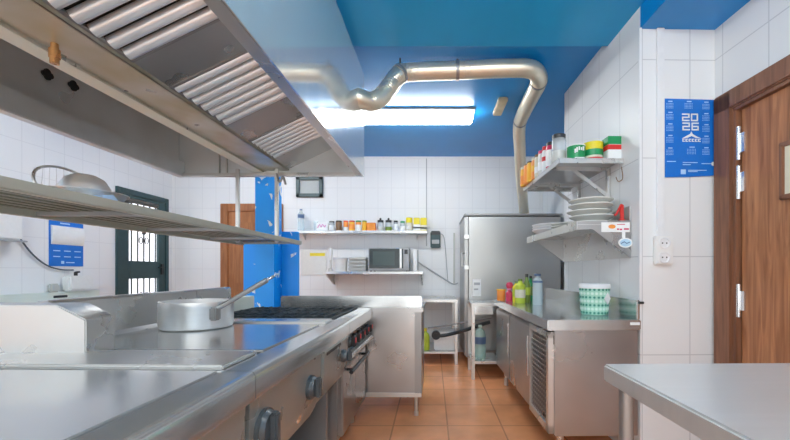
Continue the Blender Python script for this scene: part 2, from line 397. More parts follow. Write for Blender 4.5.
# small high window in back wall
d = T('window_1', 'small high square window with dark green frame in the back wall', 'window', 'W', (-1.8, 5.48, 2.23), structure=True)
f = MB(); x0, x1, z0, z1 = -2.0, -1.61, 2.29, 2.59
f.box(x0, x0+.05, 5.43, 5.48, z0, z1, .004).box(x1-.05, x1, 5.43, 5.48, z0, z1, .004).box(x0, x1, 5.43, 5.48, z0, z0+.05, .004).box(x0, x1, 5.43, 5.48, z1-.05, z1, .004)
d.part('window_frame', f, 'green_metal')
d.part('window_pane', MB().box(x0+.05, x1-.05, 5.465, 5.48, z0+.05, z1-.05), 'pane_grey')
# ================================================================ LAMPS
def ceiling_lamp(label, cx, cy, zc, L=1.2, group='fluorescent ceiling lamps', rz=0):
    t = T('ceiling_light', label, 'lamp', 'W', (cx, cy, zc), group)
    sx, sy = (L/2, 0.085)
    if rz: sx, sy = sy, sx
    t.part('housing', MB().box(cx-sx-0.02, cx+sx+0.02, cy-sy-0.04, cy+sy+0.04, zc-0.022, zc, .004), 'grey_plastic')
    t.part('diffuser', MB().box(cx-sx, cx+sx, cy-sy, cy+sy, zc-0.105, zc-0.022, .02), 'lamp_glow')
ceiling_lamp('lit fluorescent strip lamp on the blue ceiling beside the extractor hood', -0.17, 3.94, 2.89)
ceiling_lamp('added unseen fluorescent fill lamp over the cook standing place', 0.35, 0.7, 2.84)  # added behind the view to even out the brightness
ceiling_lamp('added unseen fluorescent fill lamp nearer the room entrance', 0.35, -1.3, 2.84)  # unseen fill behind the camera, added for brightness
ceiling_lamp('added fluorescent fill lamp over the back left corner, hidden by the extractor hood', -2.4, 4.0, 2.89)  # added out of sight to brighten the back walls
ceiling_lamp('added fluorescent fill lamp left of the extractor hood, outside the picture', -2.75, 1.2, 2.84, rz=1)  # unseen fill added to light the left side
ceiling_lamp('added unseen fluorescent fill lamp at the left end nearest the entrance', -2.75, -1.2, 2.84, rz=1)  # another unseen fill, added for even light on the left
# ================================================================ HOOD (island extractor)
HY0, HY1 = 0.30, 2.95
t = T('extractor_hood', 'large stainless steel extractor hood hanging over the cooking range', 'extractor hood', 'L', (-1.34, 1.6, 1.95))
t.part('front_panel', MB().sheet((-.60, 1.95), (-.60, 2.76), HY0, HY1+.004, .008), 'hood_steel')
lip = MB(); lip.box(-.655, -.605, HY0, HY1, 1.95, 1.958).sheet((-.655, 1.955), (-.83, 2.18), HY0, HY1)
t.part('front_lip', lip, 'steel')
t.part('far_end_panel', MB().prism([(-.60, 1.95), (-.66, 1.95), (-2.0, 1.95), (-2.08, 1.95), (-2.08, 2.5), (-1.7, 2.76), (-.60, 2.76)], 'y', HY1-.012, HY1), 'hood_inner')
t.part('near_end_panel', MB().prism([(-.60, 1.95), (-2.08, 1.95), (-2.08, 2.5), (-1.7, 2.76), (-.60, 2.76)], 'y', HY0, HY0+.01), 'hood_inner')
bk = MB(); bk.sheet((-2.08, 2.05), (-2.08, 2.5), HY0, HY1).sheet((-2.08, 2.5), (-1.7, 2.76), HY0, HY1)
t.part('back_panel', bk, 'hood_inner')
t.part('back_rail', MB().box(-2.09, -2.03, HY0, HY1, 1.95, 2.07, .006), 'hood_inner')
t.part('end_rail', MB().box(-2.03, -.66, HY1-.045, HY1-.012, 1.95, 1.975, .004), 'steel')
t.part('top_panel', MB().box(-1.7, -.60, HY0, HY1, 2.75, 2.76), 'hood_inner')
g = MB(); g.box(-1.40, -1.19, HY0, HY1-.012, 1.995, 2.003).box(-1.197, -1.19, HY0, HY1-.012, 1.995, 2.03).box(-1.40, -1.394, HY0, HY1-.012, 1.985, 2.08)
t.part('grease_gutter', g, 'gutter_steel')
t.part('gutter_flange', MB().box(-1.475, -1.40, HY0, HY1-.012, 1.983, 1.99), 'flange_steel')
rb = MB(); rb.box(-1.75, -1.742, HY1-.03, HY1-.012, 1.97, 2.45).box(-1.69, -1.682, HY1-.03, HY1-.012, 1.97, 2.45)
t.part('end_rib', rb, 'steel')
# filter slope from gutter (-1.19, 2.005) up to (-.83, 2.18)
A = Vector((-1.19, 2.012)); B = Vector((-.83, 2.18)); U = (B-A); SL = U.length; U.normalize(); NV = Vector((U.y, -U.x))   # NV points down-right
def onslope(u, n): p = A + U*u + NV*n; return (p.x, p.y)
prev = HY0
FIL = [(0.36, 0.90), (0.96, 1.434), (1.63, 2.065), (2.31, 2.66)]
for y0, y1 in FIL:
    t.part('blanking_plate', MB().prism([onslope(0, 0), onslope(SL, 0), onslope(SL, -.008), onslope(0, -.008)], 'y', prev, y0), 'steel_blank'); prev = y1
t.part('blanking_plate', MB().prism([onslope(0, 0), onslope(SL, 0), onslope(SL, -.008), onslope(0, -.008)], 'y', prev, HY1-.012), 'steel_blank')
for y0, y1 in FIL:
    fb = MB()
    fb.prism([onslope(0.0, -.03), onslope(SL, -.03), onslope(SL, -.034), onslope(0.0, -.034)], 'y', y0, y1)
    f = t.part('grease_filter', fb, 'dark_recess')
    fb = MB(); n = 7; p = (y1-y0)/n
    for k in range(n):
        yc = y0 + (k+.5)*p
        # half round baffle running up the slope
        ring = []
        prof = [(-.34*p, -.012), (-.30*p, .004), (-.18*p, .013), (0, .017), (.18*p, .013), (.30*p, .004), (.34*p, -.012)]
        for u in (0.012, SL-.012):
            ring.append([fb.bm.verts.new((onslope(u, nn)[0], yc+yy, onslope(u, nn)[1])) for yy, nn in prof])
        fs = [fb.bm.faces.new((ring[0][i], ring[0][i+1], ring[1][i+1], ring[1][i])) for i in range(len(prof)-1)]
        fs.append(fb.bm.faces.new(ring[0][::-1])); fs.append(fb.bm.faces.new(ring[1]))
        bmesh.ops.recalc_face_normals(fb.bm, faces=fs)
    t.part('baffle', fb, 'baffle_steel', f)
    ff = MB()
    for ya in (y0, y1-.012): ff.prism([onslope(0, .006), onslope(SL, .006), onslope(SL, -.01), onslope(0, -.01)], 'y', ya, ya+.012)
    for u in (0, SL-.012): ff.prism([onslope(u, .004), onslope(u+.012, .004), onslope(u+.012, -.01), onslope(u, -.01)], 'y', y0, y1)
    t.part('filter_frame', ff, 'steel_dark', f)
dn = MB(); dn.cyl((-1.345, 1.29, 2.0), (-1.345, 1.29, 1.975), .011).cyl((-1.345, 1.29, 1.975), (-1.345, 1.29, 1.945), .016).cyl((-1.345, 1.29, 1.945), (-1.345, 1.29, 1.925), .013)
t.part('drain_fitting', dn, 'brass', label='brass drain fitting')
for yb, zb in ((1.17, 2.27), (1.27, 2.24), (1.94, 2.24), (2.08, 2.25)):
    pg = MB()
    for k in range(4):
        a = k*1.6; pg.cyl((-2.077, yb+.014*math.cos(a), zb+.014*math.sin(a)), (-2.068, yb+.014*math.cos(a), zb+.014*math.sin(a)), .016, seg=10)
    t.part('hole', pg, 'black')
# hanging overshelf
t = T('hanging_shelf', 'long slatted steel shelf hung from hood above the range', 'shelf', 'L', (-1.36, 1.8, 1.42))
SY0, SY1 = 0.35, 3.02
t.part('front_rail', MB().box(-1.15, -1.12, SY0, SY1, 1.412, 1.445, .004), 'shelf_bar')
t.part('back_rail', MB().box(-1.62, -1.59, SY0, SY1, 1.412, 1.445, .004), 'shelf_bar')
for k in range(8):
    x = -1.560 + k*0.0545; t.part('slat', MB().box(x-.012, x+.012, SY0+.03, SY1-.03, 1.434, 1.444), 'slat_shaded')
for y in (0.36, 0.9, 1.45, 2.0, 2.55, 2.97): t.part('cross_bar', MB().box(-1.6, -1.14, y, y+.03, 1.418, 1.434), 'steel_dark')
for x, y in ((-1.255, 2.86), (-1.56, 2.86), (-1.255, 0.7), (-1.56, 0.7)):
    hr = MB(); hr.box(x-.013, x+.013, y-.013, y+.013, 1.42, 1.99, .003)
    t.part('hanger', hr, 'steel')
hk = MB(); hk.tube(smooth_path([(-1.25, 2.84, 1.95), (-1.22, 2.83, 1.88), (-1.19, 2.82, 1.92), (-1.17, 2.82, 1.86)], 4), .008, 8)
t.part('hook', hk, 'steel_dark')
single('steel_tray', 'flat steel tray lying at far end of the hanging shelf', 'tray', 'L', (-1.40, 2.78, 1.445),
       MB().prism([(-1.55, 1.446), (-1.27, 1.446), (-1.25, 1.466), (-1.256, 1.466), (-1.274, 1.452), (-1.546, 1.452), (-1.564, 1.466), (-1.57, 1.466)], 'y', 2.58, 2.98), 'steel_top')
# pans and strainer on the shelf
def pan(name, label, cx, cy, z, r, h, mat, cat, handle=True):
    t = T(name, label, cat, 'L', (cx, cy, z))
    t.part('bowl', MB().lathe([(0, .002), (r*.72, .0), (r*.86, h*.25), (r, h), (r+.008, h), (r+.006, h-.004), (r*.96, h-.004), (r*.83, h*.28), (r*.7, .006), (0, .006)], (cx, cy, z), 32), mat)
    return t
t = pan('frying_pan', 'shallow steel frying pan lying near middle of the hanging shelf', -1.30, 1.36, 1.446, .118, .04, 'aluminium', 'pan')
t.part('handle', MB().tube([(-1.30, 1.475, 1.482), (-1.31, 1.58, 1.50), (-1.33, 1.74, 1.505)], .010, 8), 'steel_dark')
t = T('mixing_bowl', 'small bright steel bowl upside down in the frying pan', 'bowl', 'L', (-1.30, 1.355, 1.489))
t.part('bowl', MB().lathe([(.078, 0), (.082, .004), (.074, .05), (.056, .082), (.032, .096), (0, .1), (0, .096), (.03, .092), (.053, .078), (.07, .048), (.075, 0), (.078, 0)], (-1.30, 1.355, 1.455), 32), 'aluminium')
t = T('wire_strainer', 'round wire mesh strainer leaning behind the steel bowl', 'strainer', 'L', (-1.43, 1.44, 1.446))
ring = [(-1.47-.03*math.sin(a), 1.47 + .135*math.cos(a), 1.53 + .08*math.sin(a)) for a in [2*PI*k/36 for k in range(36)]]
t.part('rim', MB().tube(ring, .005, 8, closed=True), 'steel')
w = MB()
for k in range(1, 10):
    yy = -.135 + .027*k; hh = .08*math.sqrt(max(0, 1-(yy/.135)**2))
    w.tube([(-1.47+.03*hh/.08, 1.47+yy, 1.53-hh), (-1.50, 1.47+yy, 1.53), (-1.47-.03*hh/.08, 1.47+yy, 1.53+hh)], .0012, 4)
t.part('wire_mesh', w, 'steel')
single('blue_cloth', 'small blue cloth tucked on the shelf beside the frying pan', 'cloth', 'L', (-1.18, 1.29, 1.446),
       MB().prism([(1.255, 1.446), (1.325, 1.446), (1.33, 1.455), (1.31, 1.470), (1.29, 1.464), (1.27, 1.460)], 'x', -1.20, -1.155), 'print_blue')
# ================================================================ COOKING RANGES
XF, XB = -.55, -1.5
def topedge(mb, y0, y1): 
    mb.prism([(XF, .885), (XF-.008, .897), (XF-.02, .9), (XB-.12, .9), (XB-.12, .86), (XF-.04, .86), (XF-.04, .815), (XF, .815)], 'y', y0, y1)
def knob(t, y, z, x=-.575, r=.036, mat='knob_grey'):
    k = MB(); k.cyl((x, y, z), (x+.016, y, z), r*1.15).cyl((x+.016, y, z), (x+.03, y, z), r*1.05, r*.9)
    kb = t.part('knob', k, mat)
    gmb = MB(); gmb.box(x+.028, x+.055, y-r*.3, y+r*.3, z-r*.95, z+r*.95, .006)
    t.part('knob_grip', gmb, mat, kb)
    return kb
fascia = [(-.585, .822), (-.570, .815), (-.575, .62), (-.60, .545), (-.625, .50), (-.64, .50), (-.64, .822)]
# near range
t = T('plate_range', 'nearest stainless range section with flat grey cooking plate', 'cooking range', 'L', (-1.05, .75, 0), 'stainless range sections')
m = MB(); topedge(m, .30, 1.118); t.part('worktop', m, 'steel_top')
t.part('cooking_plate', MB().box(XB+.02, XF-.105, .34, 1.105, .899, .905, .003), 'steel_top')
t.part('front_panel', MB().prism(fascia, 'y', .30, 1.10), 'steel_fascia')
b = MB(); b.box(-1.6, -.66, .32, 1.115, .14, .86); t.part('body', b, 'steel_dark')
for y in (.38, 1.05):
    for x in (-.72, -1.5): t.part('leg', MB().cyl((x, y, 0), (x, y, .14), .025), 'steel')
knob(t, .62, .71); knob(t, .92, .71)
# middle range
t = T('solid_top_range', 'middle stainless range section with solid top carrying the saucepan', 'cooking range', 'L', (-1.05, 1.7, 0), 'stainless range sections')
m = MB(); topedge(m, 1.122, 2.282); t.part('worktop', m, 'steel_top')
m = MB(); m.box(XB-.12, XF-.105, 1.13, 1.345, .897, .914, .006); t.part('joint_strip', m, 'steel'); t.part('joint_strip', MB().box(XB+.02, XF-.09, 2.09, 2.24, .897, .914, .006), 'steel')
t.part('cooking_plate', MB().box(XB+.02, XF-.105, 1.385, 2.04, .899, .907, .003), 'steel_top')
t.part('groove', MB().box(XB-.02, XF-.105, 1.350, 1.38, .8985, .901), 'black')
bs = MB(); bs.prism([(XB, .90), (XB+.03, .902), (XB+.008, .925), (XB, 1.075), (XB-.01, 1.085), (XB-.05, 1.085), (XB-.06, .90)], 'y', 1.42, 2.28)
t.part('backsplash', bs, 'steel')
sb = MB(); sb.prism([(-1.23, .905), (-1.23, 1.03), (-1.33, 1.08), (-1.75, 1.08), (-1.75, .905)], 'y', 1.285, 1.405, .004)
t.part('splash_guard', sb, 'steel')
t.part('front_panel', MB().prism(fascia, 'y', 1.125, 1.80), 'steel_fascia')
t.part('slotted_panel', MB().prism([(-.565, .815), (-.555, .80), (-.565, .63), (-.60, .555), (-.64, .55), (-.64, .815)], 'y', 1.805, 2.282), 'steel_fascia')
t.part('slot', MB().box(-.567, -.553, 1.84, 2.10, .782, .797), 'black')
b = MB(); b.box(-1.6, -1.2, 1.13, 2.27, .14, .86).box(-1.2, -.66, 1.13, 1.15, .14, .86).box(-1.2, -.64, 2.10, 2.13, .14, .86).box(-1.2, -.66, 1.13, 2.13, .14, .16); t.part('body', b, 'steel_dark')
for y in (1.2, 2.2):
    for x in (-.70, -1.5): t.part('leg', MB().cyl((x, y, 0), (x, y, .14), .025), 'steel')
knob(t, 1.215, .69, r=.055); knob(t, 1.65, .685, r=.046); knob(t, 2.15, .71, x=-.558, r=.032)
ov = MB(); ov.lathe([(0, 0), (.022, 0), (.022, .006), (.016, .009), (0, .009)], (-.592, 1.56, .585), 20, sx=1, sy=1.3, rot=Matrix.Rotation(PI/2, 3, 'Y')); t.part('badge', ov, 'chrome')
# burner range
t = T('gas_range', 'far gas range with black burner grates and red-marked knobs', 'cooking range', 'L', (-1.05, 2.6, 0), 'stainless range sections')
m = MB(); m.prism([(XF, .885), (XF-.008, .897), (XF-.02, .9), (XF-.10, .9), (XF-.10, .86), (XF-.04, .86), (XF-.04, .815), (XF, .815)], 'y', 2.287, 3.03)
m.box(XB-.12, XB+.01, 2.287, 3.03, .86, .90).box(XB+.01, XF-.10, 2.287, 2.30, .86, .90).box(XB+.01, XF-.10, 3.00, 3.03, .86, .90)
t.part('worktop', m, 'steel_top')
t.part('drip_pan', MB().box(XB+.01, XF-.10, 2.30, 3.00, .86, .872), 'dark_recess')
bs = MB(); bs.prism([(XB, .90), (XB, .91), (XB+.004, .925), (XB, 1.075), (XB-.01, 1.085), (XB-.05, 1.085), (XB-.06, .90)], 'y', 2.287, 2.66)
t.part('backsplash', bs, 'steel')
t.part('rear_strip', MB().box(XB-.06, XB, 2.665, 3.0, .90, 1.0, .004), 'flange_steel')
for cx in (-.86, -1.28):
    for cy in (2.475, 2.825):
        t.part('burner', MB().lathe([(0, 0), (.06, 0), (.06, .012), (.045, .016), (.045, .022), (0, .024)], (cx, cy, .872), 20), 'cast_iron')
        gr = MB()
        for s_ in (-1, 1):
            gr.box(cx-.195, cx+.195, cy+s_*.163-.007, cy+s_*.163+.007, .89, .908).box(cx+s_*.195-.007, cx+s_*.195+.007, cy-.17, cy+.17, .89, .908)
        for k in range(-2, 3): gr.box(cx+k*.07-.005, cx+k*.07+.005, cy-.163, cy+.163, .896, .914, .002)
        for a in (-.08, .08): gr.box(cx-.195, cx+.195, cy+a-.006, cy+a+.006, .896, .912)
        for sx in (-1, 1):
            for sy in (-1, 1): gr.box(cx+sx*.19-.008, cx+sx*.19+.008, cy+sy*.16-.008, cy+sy*.16+.008, .872, .895)
        t.part('grate', gr, 'cast_iron')
t.part('front_panel', MB().box(-.64, -.585, 2.30, 3.02, .63, .815, .004), 'steel_dark')
t.part('towel_rail', MB().box(-.585, -.535, 2.30, 3.02, .655, .685, .008), 'steel')
for k in range(5):
    kb = knob(t, 2.37+.145*k, .745, x=-.585, r=.03, mat='black')
    t.part('marker', MB().box(-.532, -.528, 2.37+.145*k-.008, 2.37+.145*k+.008, .745, .775), 'red', kb, label='red pointer mark')
b = MB(); b.box(-1.6, -.63, 2.287, 3.02, .14, .855); t.part('body', b, 'steel_dark')
t.part('oven_door', MB().box(-.63, -.595, 2.30, 3.0, .17, .60, .008), 'steel_worn')
hd = MB(); hd.cyl((-.55, 2.33, .565), (-.55, 2.9, .565), .013).cyl((-.6, 2.4, .565), (-.55, 2.4, .565), .009).cyl((-.6, 2.85, .565), (-.55, 2.85, .565), .009)
t.part('door_handle', hd, 'black')
for y in (2.36, 2.95):
    for x in (-.70, -1.5): t.part('leg', MB().cyl((x, y, 0), (x, y, .14), .025), 'steel')
# saucepan
cx, cy = -1.262, 1.93
t = T('saucepan', 'wide aluminium saucepan with long steel handle on the solid range top', 'saucepan', 'L', (cx, cy, .907))
R_ = .168; hp = .138
t.part('pan_body', MB().lathe([(0, 0), (R_-.015, 0), (R_-.004, .006), (R_, .02), (R_, hp-.03), (R_+.002, hp-.026), (R_+.002, hp), (R_-.005, hp), (R_-.006, .02), (R_-.02, .008), (0, .008)], (cx, cy, .907), 48), 'aluminium')
hb = Vector((cx+.150, cy-.09, .907+.10)); he = Vector((-.93, 2.06, 1.165))
dv = he-hb
t.part('handle', MB().tube([hb, hb+dv*.1, hb+dv*.5, hb+dv*.9], [.012, .012, .013, .015], 10), 'steel_dark')
t.part('hanging_loop', MB().tube(smooth_path([hb+dv*.88, hb+dv*.95+Vector((.012, 0, .004)), hb+dv*1.06, hb+dv*.96-Vector((.012, 0, .004)), hb+dv*.9], 5), .006, 8), 'chrome')
br = MB(); br.box(cx+.132, cx+.165, cy-.115, cy-.065, .955, 1.02, .006)
t.part('handle_bracket', br, 'steel_dark')
# ================================================================ STEEL CABINET beyond the range
t = T('steel_cabinet', 'stainless cabinet with raised back edge at the end of range', 'cabinet', 'L', (-.68, 3.35, 0))
t.part('body', MB().box(-1.25, -.145, 3.055, 3.62, .165, .862, .004), 'steel_worn')
t.part('worktop', MB().box(-1.27, -.13, 3.045, 3.64, .862, .90, .005), 'steel_worn')
t.part('splash_edge', MB().box(-1.31, -.14, 3.05, 3.075, .90, .995, .008), 'steel_top')
t.part('corner_strip', MB().box(-.200, -.145, 3.049, 3.057, .165, .862, .002), 'steel_dark')
t.part('bottom_rail', MB().box(-1.25, -.145, 3.047, 3.06, .165, .20, .002), 'steel')
for x in (-.19, -1.2):
    for y in (3.10, 3.57): t.part('leg', MB().cyl((x, y, 0.03), (x, y, .17), .016).cyl((x, y, 0), (x, y, .03), .02), 'steel')
# ================================================================ BLUE PILLAR AND PANEL
single('pillar', 'square bright blue painted pillar behind the gas range', 'pillar', 'L', (-1.56, 3.38, 0), MB().box(-1.645, -1.475, 3.30, 3.46, 0, 2.87), 'blue_paint')
single('blue_board', 'upright blue painted board with flaking white chips behind the pillar', 'board', 'L', (-1.58, 3.49, 0), MB().box(-1.84, -1.325, 3.465, 3.51, 0, 1.57, .003), 'blue_paint')
# ================================================================ LEFT WALL ITEMS
t = T('sink_table', 'steel sink table with slotted splash against the left wall', 'sink', 'LW', (-3.6, 3.2, 0))
t.part('worktop', MB().box(-3.94, -3.3, 2.2, 4.25, .82, .86, .005), 'steel_top')
t.part('splashback', MB().box(-3.945, -3.90, 2.2, 4.25, .86, .985, .004), 'flange_steel')
for y in (3.08, 3.74):
    t.part('slot', MB().box(-3.902, -3.896, y, y+.14, .925, .95, .002), 'black')
t.part('basin', MB().box(-3.86, -3.36, 2.5, 3.0, .60, .822, .03), 'steel_dark')
for y in (2.26, 4.19):
    for x in (-3.88, -3.36): t.part('leg', MB().box(x-.02, x+.02, y-.02, y+.02, 0, .82), 'steel')
# wall calendar left
t = T('wall_calendar', 'blue calendar with curled white page on the left wall', 'calendar', 'LW', (-3.945, 3.87, 1.25))
t.part('sheet', MB().box(-3.949, -3.945, 3.74, 4.10, 1.25, 1.72), 'paper_blue')
cp = MB(); cp.prism([(-3.942, 1.475), (-3.945, 1.67), (-3.925, 1.66), (-3.915, 1.60), (-3.925, 1.50)], 'y', 3.755, 4.09); t.part('curled_page', cp, 'paper')
pr = MB()
for k in range(3):
    for j in range(2): pr.box(-3.945, -3.943, 3.78+.11*k, 3.85+.11*k, 1.345+.06*j, 1.355+.06*j)
pr.box(-3.945, -3.943, 3.86, 3.89, 1.275, 1.305).box(-3.945, -3.943, 3.91, 4.0, 1.285, 1.295).box(-3.945, -3.943, 3.85, 3.95, 1.69, 1.705)
t.part('print', pr, 'print_blue')
t = T('soap_dispenser', 'white wall dispenser with dark spout under the left calendar', 'dispenser', 'LW', (-3.945, 3.95, .99))
t.part('body', MB().box(-3.95, -3.85, 3.86, 4.14, .985, 1.15, .02), 'white_plastic')
t.part('spout', MB().cyl((-3.90, 3.97, 1.15), (-3.90, 3.97, 1.19), .016).cyl((-3.90, 3.97, 1.185), (-3.86, 3.97, 1.19), .01), 'black')
single('grey_sponge', 'small grey sponge pad beside the white wall dispenser', 'sponge', 'LW', (-3.93, 3.80, .985), MB().box(-3.95, -3.90, 3.72, 3.81, .985, 1.07, .012), 'ceramic_grey')
t = T('wall_heater', 'white box unit at the far left on the wall', 'wall unit', 'LW', (-3.945, 3.2, 1.52))
t.part('casing', MB().box(-3.95, -3.84, 2.95, 3.42, 1.48, 1.78, .015), 'white_plastic')
t.part('lip', MB().box(-3.90, -3.82, 2.95, 3.44, 1.465, 1.48, .004), 'grey_plastic')
cbl = [(-3.93, 370*3.93/(439-x), H+(271-y)*3.93/(439-x)) for x, y in ((0, 208), (10, 224), (20, 239), (32, 254), (46, 265), (60, 269.5), (73, 270))]
single('power_cable', 'dark cable curving down the left wall past the calendar', 'cable', 'LW', cbl[-1], MB().tube(smooth_path(cbl, 6), .0075, 8), 'cable')
# ================================================================ RIGHT COUNTER
CX0, CX1, CY0, CY1 = .755, 1.335, 2.27, 4.0
t = T('refrigerated_counter', 'long low stainless refrigerated counter along the right wall', 'refrigerated counter', 'R', (1.05, 3.1, 0))
t.part('worktop', MB().box(CX0, CX1, CY0, CY1, .835, .90, .006), 'steel_top')
t.part('backsplash', MB().box(CX1-.025, CX1-.002, CY0+.005, CY1, .90, 1.02, .005), 'steel_top')
bd = MB(); bd.box(CX0+.05, CX1-.01, CY0+.02, CY1-.01, .18, .836, .003); t.part('body', bd, 'steel_worn')
def cdoor(y0, y1):
    dd = t.part('door', MB().box(CX0+.022, CX0+.05, y0, y1, .20, .80, .008), 'steel_worn')
    hn = MB(); hn.box(CX0+.012, CX0+.024, y0+.02, y0+.045, .42, .72, .004)
    t.part('door_handle', hn, 'chrome', dd)
cdoor(2.74, 3.36); cdoor(3.38, 3.98)
gf = MB(); y0, y1, z0, z1 = 2.30, 2.72, .19, .82; x0, x1 = CX0+.015, CX0+.05
gf.box(x0, x1, y0, y0+.05, z0, z1, .003).box(x0, x1, y1-.035, y1, z0, z1, .003).box(x0, x1, y0, y1, z0, z0+.05, .003).box(x0, x1, y0, y1, z1-.04, z1, .003)
gfo = t.part('grille_frame', gf, 'steel')
lv = MB()
for k in range(16):
    z = z0+.055+k*.0335; lv.prism([(CX0+.026, z), (CX0+.034, z), (CX0+.034, z+.007), (CX0+.026, z+.007)], 'y', y0+.04, y1-.03)
for k in range(9):
    y = y0+.07+k*.036; lv.box(CX0+.024, CX0+.032, y-.0035, y+.0035, z0+.04, z1-.03)
t.part('grille_louvre', lv, 'steel_worn', gfo)
t.part('grille_backing', MB().box(CX0+.044, CX0+.049, y0+.04, y1-.03, z0+.04, z1-.03), 'black', gfo)
sw = MB(); sw.box(CX0+.045, CX0+.052, CY0+.03, CY0+.055, .745, .80); t.part('thermostat', sw, 'black')
for z in (.70, .655): t.part('catch', MB().box(CX0+.035, CX0+.052, CY0+.028, CY0+.045, z, z+.018, .003), 'chrome')
t.part('rating_plate', MB().box(1.265, 1.325, CY0-.002, CY0+.002, .868, .885), 'paper')
for y in (2.36, 3.9):
    for x in (CX0+.11, CX1-.08): t.part('leg', MB().cyl((x, y, 0), (x, y, .18), .022), 'steel')
t.part('wall_screw', MB().cyl((1.32, CY0-.004, 1.005), (1.345, CY0-.004, 1.005), .008), 'black')
# ================================================================ FOREGROUND TABLE
t = T('work_table', 'stainless work table in the right foreground on round legs', 'table', 'R', (1.15, .7, 0))
tt = MB(); tt.box(.58, 1.775, .15, 1.212, .845, .90, .006)
t.part('tabletop', tt, 'steel_table')
for x in (.622, 1.72):
    for y in (1.15, .22): t.part('leg', MB().cyl((x, y, .03), (x, y, .846), .021).cyl((x, y, 0), (x, y, .03), .026), 'steel_dark')
# ================================================================ FRIDGE
t = T('refrigerator', 'tall stainless upright refrigerator against the back wall', 'refrigerator', 'W', (1.0, 5.0, 0))
t.part('cabinet', MB().box(.41, 1.60, 4.62, 5.45, .12, 1.90, .02), 'fridge_steel')
dr = t.part('door', MB().box(.455, 1.59, 4.57, 4.618, .22, 1.87, .006), 'fridge_steel')
t.part('door_gasket', MB().box(.448, 1.60, 4.61, 4.622, .21, 1.88), 'dark_recess', dr)
for z in (1.60, 1.22): t.part('hinge', MB().box(.40, .455, 4.575, 4.615, z, z+.05, .005), 'steel')
hn = MB(); hn.tube([(.40, 4.60, 1.42), (.37, 4.56, 1.42), (.37, 4.56, 1.26), (.40, 4.60, 1.26)], .011, 8)
t.part('latch', hn, 'steel')
t.part('top_trim', MB().box(.40, 1.61, 4.56, 5.45, 1.885, 1.91, .004), 'steel_dark')
t.part('paper_label', MB().box(hx('W', 472.5, 4.57), hx('W', 481, 4.57), 4.566, 4.571, hz(296, 4.57), hz(279, 4.57)), 'paper', dr)
t.part('label_print', MB().box(hx('W', 474, 4.57), hx('W', 480, 4.57), 4.564, 4.567, hz(285, 4.57), hz(282.5, 4.57)).box(hx('W', 474, 4.57), hx('W', 478, 4.57), 4.564, 4.567, hz(290, 4.57), hz(288.5, 4.57)), 'grey_plastic', dr)
for x in (.5, 1.5):
    for y in (4.7, 5.35): t.part('foot', MB().cyl((x, y, 0), (x, y, .125), .025), 'steel_dark')
# ================================================================ BACK SIDE TABLES
t = T('back_table', 'steel table with lower shelf against the back wall', 'table', 'W', (-.1, 5.1, 0))
t.part('tabletop', MB().box(-.55, .335, 4.73, 5.45, .80, .835, .005), 'steel')
t.part('lower_shelf', MB().box(-.53, .32, 4.76, 5.43, .135, .16, .004), 'steel')
for x in (-.51, .31):
    for y in (4.76, 5.41): t.part('leg', MB().box(x-.018, x+.018, y-.018, y+.018, 0, .80, .003), 'steel')
t = T('corner_table', 'narrow steel stand with shelf between counter and refrigerator', 'table', 'W', (.62, 4.3, 0))
t.part('tabletop', MB().box(.435, .98, 4.08, 4.53, .81, .845, .005), 'steel')
t.part('apron', MB().box(.47, .95, 4.085, 4.10, .72, .81, .003), 'steel_top')
t.part('lower_shelf', MB().box(.44, .97, 4.09, 4.52, .17, .205, .004), 'steel')
for x in (.455, .955):
    for y in (4.10, 4.50): t.part('leg', MB().box(x-.018, x+.018, y-.018, y+.018, 0, .81, .003), 'steel')
# things under those tables
t = T('water_jug', 'large clear plastic water jug standing on the narrow stand shelf', 'water jug', 'W', (.55, 4.25, .205))
c = (.555, 4.27, .206)
t.part('bottle', MB().lathe([(0, 0), (.062, 0), (.066, .02), (.066, .12), (.06, .14), (.066, .16), (.066, .25), (.05, .31), (.02, .335), (.02, .35), (0, .35)], c, 20), 'clear_green')
t.part('cap', MB().lathe([(0, .348), (.022, .348), (.022, .37), (0, .372)], c, 16), 'pale_lid')
t.part('label_band', MB().lathe([(.0672, .16), (.0678, .162), (.0678, .238), (.0672, .24)], c, 20), 'label_blue')
t = T('white_container', 'white plastic box on the back table shelf with black drain', 'box', 'W', (.1, 5.0, .16))
t.part('box_body', MB().box(hx('W', 434, 4.85), hx('W', 455.5, 4.85), 4.83, 5.2, .161, .385, .015), 'white_plastic')
t.part('lid', MB().box(hx('W', 433, 4.85), hx('W', 456.5, 4.85), 4.82, 5.21, .385, .40, .006), 'white_plastic')
t = T('detergent_bottle', 'yellow-green detergent bottle on the back table shelf', 'bottle', 'W', (-.09, 4.9, .16))
c = (-.085, 4.88, .161)
t.part('bottle', MB().lathe([(0, 0), (.05, 0), (.054, .02), (.054, .17), (.045, .21), (.018, .235), (.018, .25), (0, .25)], c, 16), 'lime')
t.part('cap', MB().lathe([(0, .25), (.02, .25), (.02, .285), (0, .29)], c, 12), 'yellow')
hp_ = [(hx('W', x, d), d, hz(y, d)) for x, y, d in ((436, 336, 4.68), (444, 335.5, 4.68), (455, 333, 4.64), (466, 330, 4.50), (478, 325.5, 4.40), (490, 322, 4.35))]
t = T('drain_hose', 'thick black drain hose running under the steel tables', 'hose', 'W', hp_[0])
t.part('hose', MB().tube(smooth_path(hp_, 5), .022, 10), 'dark_hose')
t.part('hose_end', MB().cyl(Vector(hp_[0])+Vector((0, .03, .012)), Vector(hp_[0])+Vector((-.0, -.03, .012)), .055).cyl(Vector(hp_[0])+Vector((0, -.03, .012)), Vector(hp_[0])+Vector((0, -.035, .012)), .03), 'black')
